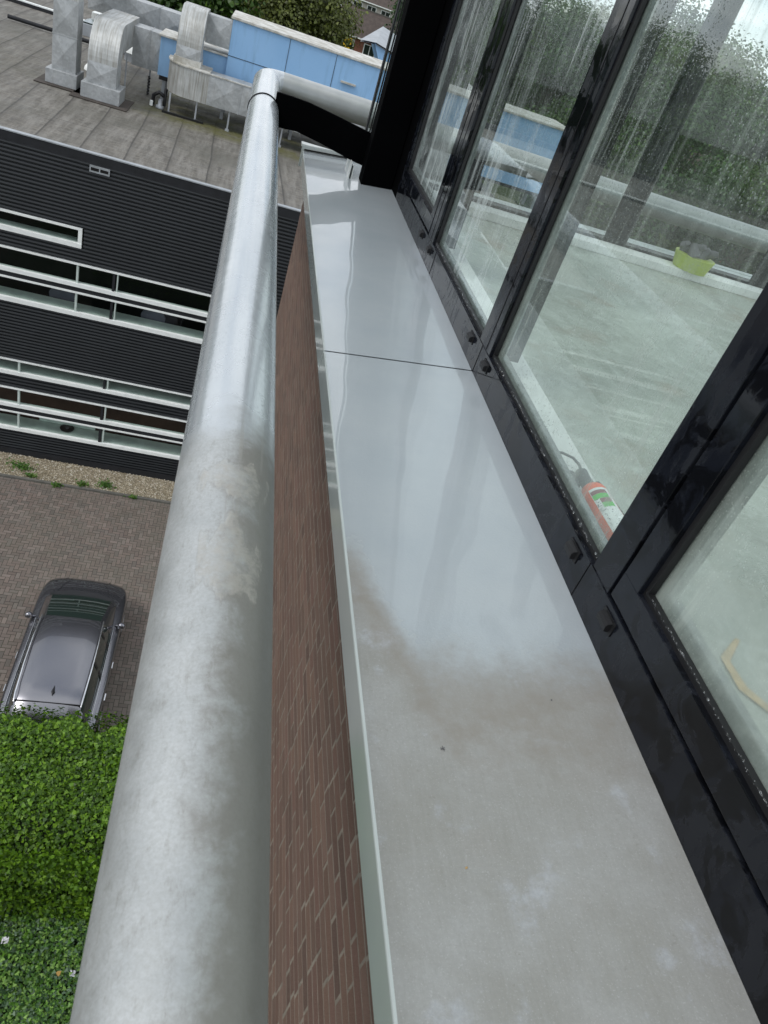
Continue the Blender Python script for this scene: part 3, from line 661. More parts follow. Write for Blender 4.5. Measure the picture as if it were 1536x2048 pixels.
window(WL, WR, -7.803, -8.43, ml([-3.50, -5.9, -8.3, -10.7])+[(-2.62, .06, M['plinth']), (-2.53, .03, M['sillg'])], sill=.0+.05)
window(WL, WR, -8.561, -9.225, ml([-3.50, -5.9, -8.3, -10.7])+[(-2.62, .06, M['plinth']), (-2.53, .03, M['sillg'])], .045, .11, sill=.45)
window(WL, WR, -10.885, -11.345, ml([-4.84, -7.2, -9.6])+[(-2.63, .06, M['plinth']), (-2.54, .04, M['sillg'])], .04, .10, sill=.45)
window(WL, WR, -11.764, -12.376, ml([-4.84, -7.2, -9.6])+[(-2.63, .07, M['plinth']), (-2.54, .04, M['sillg'])], .04, .10, sill=.05)
window(WL, WR, -12.524, -13.150, ml([-4.84, -7.2, -9.6])+[(-2.63, .07, M['plinth']), (-2.54, .04, M['sillg'])], .04, .10, sill=.5)
MB().box(WL, WR, D-.02, D+.1, -8.560, -8.431).box(WL, WR, D-.02, D+.1, -12.523, -12.377).build('transom_panel', M['plinth'], bb)
# vent slot high on the facade
vs_ = MB().box(-3.36, -2.91, D-.075, D-.03, -5.52, -5.37)
vf = vs_.build('vent_box', M['greymetal'], bb); MB().box(-3.33, -3.15, D-.078, D-.0755, -5.48, -5.41).box(-3.12, -2.94, D-.078, D-.0755, -5.48, -5.41).build('vent_slot', M['dark'], vf)
# things seen through the office windows
def office_chair(x, z, label):
    o = empty('office_chair', (x, D+.9, z-.4), label=label, cat='chair', group='office chairs behind the black building windows')
    MB().prism([(x-.30, z-.35), (x-.34, z), (x-.22, z+.22), (x+.18, z+.22), (x+.31, z), (x+.28, z-.35)], 'y', D+.62, D+.70).build('backrest', M['chair'], o, bev=.03)
    MB().box(x-.28, x+.28, D+.72, D+1.15, z-.45, z-.36, ch=.03).build('seat', M['chair'], o)
office_chair(-3.95, -9.02, 'grey office chair left of the dark mullion in the upper window band')
office_chair(-1.6, -9.06, 'grey office chair right of the dark mullion in the upper window band')
rd = empty('desk_tray', (-3.6, D+.35, -13.05), label='dark round tray on the sill inside the lowest window band', cat='tray')
MB().tube([(-3.6, D+.33, -13.05), (-3.6, D+.33, -13.0)], [.17, .20], 16).build('tray_body', M['carblack'], rd)
MB().tube([(-3.6, D+.33, -13.0), (-3.6, D+.33, -12.97)], [.05, .05], 10).build('tray_hub', M['greyp'], rd)
tag(MB().box(-4.4, -2.85, D+.50, D+.56, -13.03, -12.92, ch=.01).build('radiator', M['sillg']), 'long pale radiator behind the lowest window band', 'radiator')
# roof
ZR = -5.2
mb = MB(); nx_, ny_ = 60, 40
for j in range(ny_+1):
    for i in range(nx_+1):
        x = XL+(XR-XL)*i/nx_; y = D+.1+(47.5-D)*j/ny_; mb.v.append((x, y, ZR+.006*mnoise.noise(Vector((x*.6, y*.6, 0)))))
for j in range(ny_):
    for i in range(nx_):
        a = j*(nx_+1)+i; mb.f.append((a, a+1, a+nx_+2, a+nx_+1)); mb.c.append(None); mb.sm.append(True)
mb.build('roof', M['roof'], bb)
MB().box(XL, XR, 47.5, 47.8, GZ, -4.9).box(XL, XL+.3, D+.1, 47.5, GZ, -5.05).box(XR-.3, XR, D+.1, 47.5, GZ, -5.05).build('outer_wall', M['plinth'], bb)
MB().box(XL, XR, 38.0, 38.35, ZR, ZR+.12).build('roof_ridge', M['plinth'], bb)
MB().box(XL, XR, 38.06, 38.26, ZR+.121, ZR+.17).build('roof_ridge_cap', M['white'], bb)
# ------------------------------------------------------------------ rooftop ducts
def xpanel(mb, o, u, v, nrm, d=.05):
    """pyramid pressed panel: o corner, u,v edge vectors"""
    o, u, v, nrm = map(Vector, (o, u, v, nrm)); c = o+u/2+v/2+nrm*d
    mb.add([o, o+u, o+u+v, o+v, c], [(0, 1, 4), (1, 2, 4), (2, 3, 4), (3, 0, 4)])
def duct_run(name, par, x0, x1, y0, y1, z0, z1, seg, faces=('f', 't'), axis='x', mat=None):
    """straight rectangular duct made of cross-broken panels with thin flanges"""
    m_ = MB(); fl = m_
    if axis == 'x':
        n = max(1, round((x1-x0)/seg))
        m_.box(x0, x1, y0+.002, y1, z0, z1-.002)
        for i in range(n):
            a, b = x0+(x1-x0)*i/n, x0+(x1-x0)*(i+1)/n
            xpanel(m_, (a, y0, z0), (b-a, 0, 0), (0, 0, z1-z0), (0, -1, 0)); xpanel(m_, (a, y0, z1), (b-a, 0, 0), (0, y1-y0, 0), (0, 0, 1), .02)
            if i: fl.box(a-.012, a+.012, y0-.012, y1+.01, z0-.012, z1+.014)
    else:
        n = max(1, round((z1-z0)/seg))
        m_.box(x0, x1-.002, y0+.002, y1, z0, z1)
        for i in range(n):
            a, b = z0+(z1-z0)*i/n, z0+(z1-z0)*(i+1)/n
            xpanel(m_, (x0, y0, a), (x1-x0, 0, 0), (0, 0, b-a), (0, -1, 0)); xpanel(m_, (x1, y0, a), (0, y1-y0, 0), (0, 0, b-a), (1, 0, 0))
            if i: fl.box(x0-.012, x1+.012, y0-.012, y1+.01, a-.012, a+.012)
    o = m_.build(name, mat or M['galv'], par)
    return o
def elbow(name, par, x0, x1, y0, y1, zb, ro_, depth_to, mat=None):
    """rises from zb at footprint y0..y1, curves back to +Y and ends at depth_to"""
    w = y1-y0; ri = .28; R_ = w+ri; prof = []
    n = 12
    for i in range(n+1):
        a = math.pi/2*i/n; prof.append((y1+ri-R_*math.cos(a), zb+R_*math.sin(a)))
    prof.append((depth_to, zb+R_)); prof.append((depth_to, zb+ri))
    for i in range(n+1):
        a = math.pi/2*(1-i/n); prof.append((y1+ri-ri*math.cos(a), zb+ri*math.sin(a)))
    vs = [(x0, *p) for p in prof]+[(x1, *p) for p in prof]; k = len(prof)
    m_ = MB(); m_.add(vs, [(i, (i+1) % k, k+(i+1) % k, k+i) for i in range(k)], None, False)
    bm = bmesh.new(); vv = [bm.verts.new(p) for p in vs]
    for i in range(n+1):
        o_, q_ = i, k-1-i
    # side caps as quads between outer and inner curves
    for off in (0, k):
        for i in range(n): m_.add([vs[off+i], vs[off+i+1], vs[off+k-2-i], vs[off+k-1-i]], [(0, 1, 2, 3)])
        m_.add([vs[off+n], vs[off+n+1], vs[off+n+2], vs[off+n+3]], [(0, 1, 2, 3)])
    bm.free()
    return m_.build(name, mat or M['galvw'], par), zb+R_
def kerb_base(par, x0, x1, y0, y1, z1):
    MB().box(x0, x1, y0, y1, ZR+.03, z1, ch=.01).build('base_curb', M['galv'], par)
    MB().box(x0-.25, x1+.25, y0-.25, y1+.25, ZR+.008, ZR+.029).build('base_flashing', M['plinth' if False else 'roofdark'], par)
M['roofdark'] = simple('dark_flashing', (.055, .045, .038), .8, 0, .3, 3.)
# 1: tall riser
d1 = empty('riser_duct', (-5.35, 26, ZR), label='tallest galvanised riser duct with crossed panels on the far left of the felt roof', cat='duct', group='galvanised ducts on the felt roof')
kerb_base(d1, -5.80, -4.95, 25.35, 26.35, ZR+.40)
duct_run('riser', d1, -5.67, -5.02, 25.5, 26.2, ZR+.401, -3.0, .82, axis='z')
_, zt = elbow('elbow', d1, -5.67, -5.02, 25.5, 26.2, -2.999, 1, 30.2)
ld = duct_run('cross_duct', d1, -5.67, -2.3, 30.2, 31.1, -3.62, -2.95, 1.1)
MB().box(-5.7, -2.3, 31.1, 31.6, -4.0, -3.80).build('cable_tray', M['white'], d1)
for x in (-4.9, -2.9, 0.): MB().box(x, x+.08, 30.5, 30.58, ZR, -3.6).build('support_leg', M['greymetal'], d1)
# 2: gooseneck
d2 = empty('gooseneck_duct', (-4.2, 25.5, ZR), label='weathered gooseneck duct bending back between the tall riser and the blue unit', cat='duct', group='galvanised ducts on the felt roof')
kerb_base(d2, -4.74, -3.68, 24.85, 25.90, ZR+.42)
duct_run('riser', d2, -4.62, -3.82, 25.0, 25.72, ZR+.421, -4.22, .9, axis='z', mat=M['galv'])
_, zt = elbow('elbow', d2, -4.62, -3.82, 25.0, 25.72, -4.219, 1, 28.6)
duct_run('cross_duct', d2, -3.819, -2.85, 27.6, 28.5, -4.42, -3.36, .5)
MB().box(-3.78, -3.74, 26.2, 26.24, ZR, -3.95).build('support_leg', M['greymetal'], d2); MB().box(-3.3, -3.25, 27.9, 27.95, ZR, -4.4).build('support_leg', M['greymetal'], d2)
mbv = MB()
for k in range(6): mbv.tube([(-3.28, 27.6, ZR+.1+k*.09), (-3.22, 27.62, ZR+.12+k*.09)], .05, 8)
mbv.build('spring_mount', M['carblack'], d2)
# 3: long low duct with the round end and riser
d3 = empty('long_duct', (-1., 26.4, ZR), label='long low galvanised duct with a rounded end running in front of the blue unit', cat='duct', group='galvanised ducts on the felt roof')
m_ = MB(); n = 12; zt, zb = -3.80, -4.62; prof = []
for i in range(n+1):
    a = math.pi/2*i/n; prof.append((-2.0-.62*math.sin(a), 26.95-.95*math.cos(a)))
prof = [( -1.35, 26.0)]+prof+[(-2.62, 27.25), (-1.35, 27.25)]
m_.prism(prof, 'z', zb, zt); m_.build('round_end', M['galvw'], d3)
m_ = MB(); pr2 = [(p[0], p[1]) for p in prof]
pr2 = [(p[0]-(.03 if p[0] < -1.4 else 0), p[1]-.03) for p in prof]; m_.prism(pr2, 'z', zt+.001, zt+.035); m_.build('top_rim', M['coping'], d3)
duct_run('low_duct', d3, -1.349, 6.5, 26.0, 26.9, zb, zt, 1.02)
MB().box(-1.349, 6.5, 25.97, 26.03, zt+.0, zt+.03).build('top_edge', M['coping'], d3)
duct_run('riser', d3, -2.42, -1.70, 26.25, 26.95, zt+.036, -3.30, .45, axis='z')
MB().box(-2.46, -1.66, 26.2, 27., zt+.036, zt+.20).build('collar', M['coping'], d3)
elbow('elbow', d3, -2.42, -1.70, 26.25, 26.95, -3.299, 1, 27.95)
duct_run('cross_duct', d3, -1.699, -.97, 27.34, 27.95, -3.16, -2.40, .75)
for i, x in enumerate((-2.42, -1.62, -.62, 1.05, 2.9)):
    MB().box(x-.025, x+.025, 26.10, 26.15, ZR, zb).box(x-.06, x+.06, 26.05, 26.2, ZR, ZR+.05).build('support_leg', M['greymetal'], d3)
MB().box(-2.6, -1.35, 26.0, 26.12, ZR+.006, ZR+.06).build('foot_beam', M['carblack'], d3)
# blue unit
bu = empty('blue_plant_unit', (1.5, 28.5, ZR), label='long blue rooftop plant unit with a grimy white coping behind the tube railing', cat='plant unit')
MB().box(-.965, 10.8, 27.32, 29.6, -4.45, -2.32).build('tall_casing', M['blue'], bu)
MB().box(-3.0, -.966, 27.45, 29.0, -4.45, -3.38).build('low_casing', M['blue'], bu)
MB().box(-1.03, 10.85, 27.27, 29.65, -2.319, -2.25, ch=.01).build('coping', M['coping'], bu)
MB().box(-3.06, -.967, 27.39, 29.05, -3.379, -3.325, ch=.008).build('low_coping', M['coping'], bu)
m_ = MB()
for x in (.82, 2.32, 3.85, 5.4): m_.box(x-.006, x+.006, 27.308, 27.321, -4.44, -2.33)
m_.box(-.96, 10.79, 27.31, 27.321, -3.31, -3.295); m_.build('panel_joint', M['plinth'], bu)
MB().box(2.6, 3.1, 27.20, 27.319, -3.02, -2.97).build('door_hood', M['coping'], bu)
MB().box(-2.95, 10.7, 27.5, 28.9, -4.58, -4.451).build('unit_frame', M['carblack'], bu)
for x in (-2.8, -.9, 1.4, 3.8, 6.2, 8.6, 10.5):
    MB().box(x-.05, x+.05, 27.6, 27.7, ZR, -4.581).build('frame_leg', M['greymetal'], bu); MB().box(x-.05, x+.05, 28.7, 28.8, ZR, -4.581).build('frame_leg', M['greymetal'], bu)
# pipework at the foot of the unit
pw = MB(); pw.tube([(-2.62, 26.7, ZR+.05), (-2.62, 26.7, ZR+.5), (-2.5, 26.9, ZR+.75), (-2.5, 27.3, ZR+.8)], .05, 10).tube([(-2.95, 26.6, ZR+.04), (-2.95, 26.6, ZR+.3), (-2.8, 26.6, ZR+.42), (-2.66, 26.65, ZR+.34)], .06, 10)
po = pw.build('condensate_pipe', M['carblack']); tag(po, 'black bent drain pipes at the foot of the blue unit', 'pipe')
MB().tube([(-2.98, 26.45, ZR+.02), (-2.98, 26.45, ZR+.16)], .05, 12).build('pipe_end', M['white'], po)
tag(MB().tube([(-2.72, 26.45, ZR+.01), (-2.72, 26.45, ZR+.08), (-2.72, 26.45, ZR+.1), (-2.72, 26.45, ZR+.26)], [.12, .12, .07, .05], 14).build('roof_drain', M['greymetal']), 'grey conical roof outlet beside the black drain pipes', 'outlet')
# skylight & other roof things
sk = empty('roof_hatch', (-6.3, 36, ZR), label='grey framed skylight hatch behind the tall riser duct', cat='skylight')
MB().box(-6.9, -5.15, 35.4, 36.9, ZR, ZR+.42, ch=.01).build('hatch_curb', M['greymetal'], sk)
MB().box(-6.8, -5.35, 35.5, 36.8, ZR+.421, ZR+.47).build('hatch_glass', M['carglass'], sk)
MB().box(-5.33, -5.16, 35.4, 36.9, ZR+.422, ZR+.52).build('hatch_rim', M['white'], sk)
def cowl(x, y, r_, lbl):
    o = empty('roof_cowl', (x, y, ZR), label=lbl, cat='cowl', group='rounded white cowls on the felt roof')
    MB().tube([(x, y, ZR), (x, y, ZR+.3)], r_*.75, 16).build('cowl_stem', M['greymetal'], o)
    n = 8; MB().tube([(x, y, ZR+.3+r_*.8*math.sin(math.pi/2*i/n)) for i in range(n+1)], [max(.01, r_*math.cos(math.pi/2*i/n)) for i in range(n+1)], 20).build('cowl_cap', M['white'], o)
cowl(-4.85, 27.4, .30, 'white domed cowl between the tall riser and the gooseneck duct')
cowl(-4.4, 33.2, .62, 'larger white domed cowl behind the gooseneck duct')
lr = MB().tube([(-9, 33.6, ZR+.12), (-4.9, 33.6, ZR+.12)], .07, 10).tube([(-5.2, 33.6, ZR+.12), (-5.2, 33.6, ZR+1.0)], .03, 8).tube([(-5.0, 33.6, ZR+.12), (-5.0, 33.6, ZR+1.0)], .03, 8)
tag(lr.build('pipe_run', M['plinth']), 'dark pipe run with two short posts crossing the roof behind the ducts', 'pipe')
cb = empty('roof_light_block', (-5.9, 33, ZR), label='small white block on the roof beside the dark pipe run', cat='block')
MB().box(-6.05, -5.8, 32.9, 33.1, ZR, ZR+.18, ch=.01).build('block_body', M['white'], cb)
# slanted blue hood beyond the unit
bh = empty('blue_roof_hood', (5.3, 44, ZR), label='light blue slanted roof hood with a grey top beyond the plant unit', cat='roof hood')
MB().add([(4.7, 43.0, -2.55), (6.6, 43.0, -2.95), (6.9, 43.0, -4.6), (5.9, 43.0, -4.6), (4.7, 45.5, -2.55), (6.6, 45.5, -2.95), (6.9, 45.5, -4.6), (5.9, 45.5, -4.6)], [(0, 3, 2, 1), (0, 4, 7, 3), (1, 2, 6, 5), (4, 5, 6, 7)]).build('hood_face', M['blue'], bh)
MB().add([(4.0, 43.4, -2.62), (4.75, 42.9, -2.5), (6.7, 42.9, -2.88), (7.4, 46.2, -2.35), (5.3, 46.2, -1.9)], [(0, 1, 2, 3, 4)]).add([(4.0, 43.4, -2.70), (4.75, 42.9, -2.58), (6.7, 42.9, -2.96), (7.4, 46.2, -2.43), (5.3, 46.2, -1.98)], [(4, 3, 2, 1, 0)]).build('hood_top', M['greymetal'], bh)
MB().tube([(6.2, 42.8, ZR), (6.2, 42.8, -4.0), (6.35, 42.8, -3.7), (6.6, 42.8, -3.6)], .06, 8).build('hood_pipe', M['greymetal'], bh)
MB().box(4.6, 7.2, 43.1, 45.4, ZR, -4.6).build('hood_base', M['greymetal'], bh)

bh.location = (5.3+.62, 44, ZR-.12)
# ================================================================== LEAVES
LEAF = [(0, 0), (.46, .12), (.40, .55), (0, 1.0), (-.40, .55), (-.46, .12)]
IVY = [(0, -.02), (.5, .02), (.42, .42), (.14, .46), (0, 1.), (-.14, .46), (-.42, .42), (-.5, .02)]
def add_leaf(mb, p, n, size, col, shape, rr):
    n = n.normalized(); t_ = n.orthogonal().normalized(); b_ = n.cross(t_); a = rr.uniform(0, 6.283); u = t_*math.cos(a)+b_*math.sin(a); v = n.cross(u)
    mb.add([p+(u*q[0]+v*(q[1]-.5))*size-n*(abs(q[0])*.25*size) for q in shape], [tuple(range(len(shape)))], col)
rr = random.Random(21)
# ivy hedge: lumpy top, steep face towards us
HT = -11.80
def htop(x, y):
    e_ = .30*mnoise.noise(Vector((x*.8, y*.8, 3)))+.14*mnoise.noise(Vector((x*2.4, y*2.4, 9)))
    d_ = 8.80+.30*mnoise.noise(Vector((x*1.9, 0, 5)))-y
    r_ = max(0, .5-d_)**2*1.8
    f_ = max(0, .7-(y-6.35))**2*1.3
    return HT+e_*.95-r_*(1+.8*e_)-f_*(1+2.2*e_)
mb = MB()
for i in range(30):
    for j in range(15):
        x, y = -4.8+i*.175, 6.35+j*.165
        q = [(x, y), (x+.175, y), (x+.175, y+.165), (x, y+.165)]
        mb.add([(a, b, htop(a, b)-.14) for a, b in q], [(0, 1, 2, 3)])
for i in range(30):
    x = -4.8+i*.175; mb.add([(x, 6.35, htop(x, 6.35)-.14), (x+.175, 6.35, htop(x+.175, 6.35)-.14), (x+.175, 6.25, GZ), (x, 6.25, GZ)], [(0, 1, 2, 3)])
    mb.add([(x, 8.75, htop(x, 8.75)-.14), (x+.175, 8.75, htop(x+.175, 8.75)-.14), (x+.175, 8.8, GZ), (x, 8.8, GZ)], [(3, 2, 1, 0)])
hd = empty('ivy_hedge', (-2, 7.5, GZ), label='dense bright green ivy covered hedge hiding the rear of the parked car', cat='hedge')
mb.build('hedge_core', M['hedgecore'], hd)
mb = MB()
HC = [(.075, .165, .008), (.10, .215, .010), (.055, .125, .008), (.13, .26, .014), (.04, .095, .008), (.17, .31, .02)]
for i in range(46000):
    x = rr.uniform(-4.8, .34); k = rr.random()
    if k < .68:
        y = rr.uniform(6.05, 8.86); z = htop(x, max(6.4, y))+rr.gauss(-.04, .055); n = Vector((rr.gauss(0, .5), rr.gauss(-.25, .5), 1)); dens = mnoise.noise(Vector((x*1.7, y*1.7, z)))
        c = rr.choice(HC)
    elif k < .93:
        z = rr.uniform(GZ+.1, HT-.1); y = 6.16+rr.gauss(0, .07)+.12*mnoise.noise(Vector((x*1.2, z*1.2, 7))); n = Vector((rr.gauss(0, .5), -1, rr.gauss(.45, .4))); dens = mnoise.noise(Vector((x*1.5, z*1.5, 2))); c = rr.choice(HC)
    else:
        z = rr.uniform(-13, HT-.1); y = 8.84+rr.gauss(0, .05); n = Vector((rr.gauss(0, .4), 1, rr.gauss(.4, .3))); dens = 1; c = rr.choice(HC)
    if dens < -.30 and rr.random() < .3: continue
    if dens < -.1: z -= .04
    q = rr.uniform(.75, 1.2); add_leaf(mb, Vector((x, y, z)), n, rr.uniform(.038, .082), tuple(v*q for v in c), LEAF if rr.random() < .5 else IVY, rr)
mb.build('hedge_leaves', M['leaf'], hd)['kind'] = 'stuff'
# ground ivy nearer
mb = MB(); IC = [(.06, .15, .022), (.09, .21, .028), (.13, .28, .035), (.04, .10, .03), (.22, .38, .08), (.13, .21, .12)]
def gtop(x, y): return GZ+.28+.20*mnoise.noise(Vector((x*1.1, y*1.1, 1)))
for i in range(32000):
    x, y = rr.uniform(-4.5, .34), rr.uniform(2.9, 6.35); dens = mnoise.noise(Vector((x*1.5, y*1.5, 4)))
    if dens < -.3 and rr.random() < .4: continue
    z = gtop(x, y)+rr.gauss(-.03, .05)
    c = rr.choice(IC); q = rr.uniform(.8, 1.25); add_leaf(mb, Vector((x, y, z)), Vector((rr.gauss(0, .42), rr.gauss(-.2, .42), 1)), rr.uniform(.032, .078), tuple(v*q for v in c), IVY, rr)
tag(mb.build('ground_ivy', M['leaf']), label='darker glossy ground ivy in the bottom left corner', cat='ivy', kind='stuff')
tag(MB().quad((-9, -3, GZ+.04), (.35, -3, GZ+.04), (.35, 6.3, GZ+.04), (-9, 6.3, GZ+.04)).build('soil', M['hedgecore']), kind='structure')
def scrap(name, x, y, z, s_, lbl, cat, mat):
    m_ = MB(); rq = random.Random(int(s_*1e4)+int(-y*100))
    n = 5; g_ = [[(x+(i-n/2)*s_/n, y+(j-n/2)*s_/n, z+rq.uniform(0, s_*.35)) for i in range(n+1)] for j in range(n+1)]
    for j in range(n):
        for i in range(n):
            if rq.random() < .8: m_.add([g_[j][i], g_[j][i+1], g_[j+1][i+1], g_[j+1][i]], [(0, 1, 2), (0, 2, 3)])
    tag(m_.build(name, mat), lbl, cat)
scrap('plastic_scrap', -.42, 5.2, -13.66, .085, 'crumpled white plastic scrap in the ground ivy beside the tube', 'litter', M['litter'])
scrap('paper_scrap', -1.53, 5.67, -13.64, .10, 'white paper scrap in the ground ivy at the left edge', 'litter', M['litter'])
for i, (x, y) in enumerate(((-.62, 5.22), (-.72, 5.13))):
    pass
lv = MB(); add_leaf(lv, Vector((-.62, 5.19, -13.60)), Vector((.1, -.3, 1)), .08, (.5, .30, .08), LEAF, rr); tag(lv.build('fallen_leaf', M['leaf']), 'yellow brown fallen leaf beside the crumpled white plastic', 'leaf')

# weeds on the gravel
def weed(x, y, s_, lbl):
    m_ = MB(); rq = random.Random(int(x*997))
    for i in range(int(120*s_)):
        a, r_ = rq.uniform(0, 6.28), abs(rq.gauss(0, .10*s_)); add_leaf(m_, Vector((x+r_*math.cos(a)*1.4, y+r_*math.sin(a)*.8, GZ+.03+rq.uniform(0, .12)*s_)), Vector((rq.gauss(0, .6), rq.gauss(-.2, .6), 1)), rq.uniform(.03, .07), rq.choice([(.07, .17, .02), (.05, .12, .02), (.11, .19, .03)]), LEAF, rq)
    o = m_.build('weed', M['leaf']); tag(o, lbl, 'weed', 'green weeds on the gravel strip')
weed(-4.62, 18.52, 1.5, 'largest green weed on the gravel strip near the left edge')
weed(-4.25, 18.20, .8, 'small low weed against the kerb near the left edge')
weed(-2.85, 18.18, .9, 'small weed against the kerb left of the bushy one')
weed(-2.22, 18.32, 1.2, 'bushy green weed on the gravel right of the kerb weeds')
weed(-3.5, 17.96, .7, 'thin weed growing in the paving joint below the kerb')
weed(-1.42, 18.0, .6, 'small weed at the kerb close to the tube railing')

# ================================================================== CAR
CX = -1.81
cr_ = empty('parked_car', (CX, 11.4, GZ), label='dark grey estate car with roof rails parked on the herringbone paving', cat='car')
# body shell: stations (y, half width at sill, half width at shoulder, shoulder height, centre height)
ST = [(9.02, .60, .66, .62, .66), (9.10, .80, .86, .86, .95), (9.5, .88, .935, .96, 1.00), (10.4, .90, .95, .965, 1.0), (11.4, .90, .95, .955, .98), (12.2, .90, .955, .945, 1.0), (12.75, .90, .955, .93, 1.04), (13.1, .89, .94, .87, .98), (13.4, .84, .89, .80, .90), (13.58, .74, .80, .72, .80), (13.70, .58, .64, .62, .66), (13.74, .40, .46, .55, .56)]
mb = MB(); rows = []
for (y, ws, wh, hs, hc) in ST:
    r_ = [(-ws*.96, .22), (-ws-.02, .40), (-wh-.012, hs*.75), (-wh, hs-.04), (-wh+.07, hs+.005), (-wh*.62, hs+(hc-hs)*.72), (-wh*.3, hc-.008), (0, hc)]
    r_ += [(-p[0], p[1]) for p in r_[-2::-1]]
    rows.append([(CX+p[0], y, GZ+p[1]) for p in r_])
k = len(rows[0]); vs = [v for r_ in rows for v in r_]
mb.add(vs, [(i*k+j, i*k+j+1, (i+1)*k+j+1, (i+1)*k+j) for i in range(len(rows)-1) for j in range(k-1)]+[tuple(range(k)), tuple(range((len(rows)-1)*k, len(rows)*k))[::-1]], None, True)
bo = mb.build('body', M['car'], cr_); sb = bo.modifiers.new('s', 'SUBSURF'); sb.levels = 1; sb.render_levels = 2
# cabin: glasshouse
GH = [(9.10, .70, .95, .70, .97), (9.42, .76, .98, .60, 1.38), (9.9, .78, .98, .625, 1.455), (10.8, .80, .97, .645, 1.475), (11.40, .80, .97, .64, 1.46), (11.72, .80, .97, .61, 1.405), (12.62, .76, .99, .70, 1.01)]
mb = MB(); rows = []
for (y, wb, hb, wt, ht) in GH:
    r_ = [(-wb, hb), (-(wb+wt)/2-.012, (hb+ht)/2), (-wt, ht-.03), (-wt+.06, ht), (-wt*.5, ht+.018), (0, ht+.025)]
    r_ += [(-p[0], p[1]) for p in r_[-2::-1]]
    rows.append([(CX+p[0], y, GZ+p[1]) for p in r_])
k = len(rows[0])
glassm, glassr, roofm = MB(), MB(), MB()
for i in range(len(rows)-1):
    for j in range(k-1):
        q = [rows[i][j], rows[i][j+1], rows[i+1][j+1], rows[i+1][j]]
        side = j in (0, 1, k-3, k-2)
        if i == len(rows)-2: continue
        ((glassm if j < 3 else glassr) if side and i > 0 else roofm).add(q, [(0, 1, 2, 3)], None, True)
glassm.build('side_glass', M['carglass'], cr_, weld=True); glassr.build('side_glass', M['carglass'], cr_, weld=True)
# dividing pillars on the glass sides, dark
for yy in (10.55, 11.35):
    for s_ in (-1, 1): MB().add([(CX+s_*.812, yy-.05, GZ+.97), (CX+s_*.812, yy+.05, GZ+.97), (CX+s_*.652, yy+.03, GZ+1.44), (CX+s_*.652, yy-.05, GZ+1.44)], [(0, 1, 2, 3)]).build('door_pillar', M['carblack'], cr_)
ro_ = roofm.build('roof', M['car'], cr_, weld=True)
# windscreen surface and pillars
def lerp(a, b, t_): return tuple(a[i]+(b[i]-a[i])*t_ for i in range(3))
a_, b_ = rows[-2], rows[-1]
ws = MB(); pl = MB(); pr_ = MB()
n = 8
for s in range(n):
    t0, t1 = s/n, (s+1)/n
    for j in range(k-1):
        def pp_(jj, tt):
            p = list(lerp(a_[jj], b_[jj], tt)); p[2] += .035*math.sin(math.pi*tt); c_ = 1-((jj-(k-1)/2)/((k-1)/2))**2; p[1] += .16*c_*tt; return tuple(p)
        q = [pp_(j, t0), pp_(j+1, t0), pp_(j+1, t1), pp_(j, t1)]
        tgt = pl if j in (0, 1, 2, k-4, k-3, k-2) and not (j in (2, k-4) and False) else ws
        if tgt is pl and j > 4: tgt = pr_
        tgt.add(q, [(0, 1, 2, 3)], None, True)
ws.build('windscreen', M['carglass'], cr_, weld=True); pl.build('front_pillar', M['car'], cr_, weld=True); pr_.build('front_pillar', M['car'], cr_, weld=True)
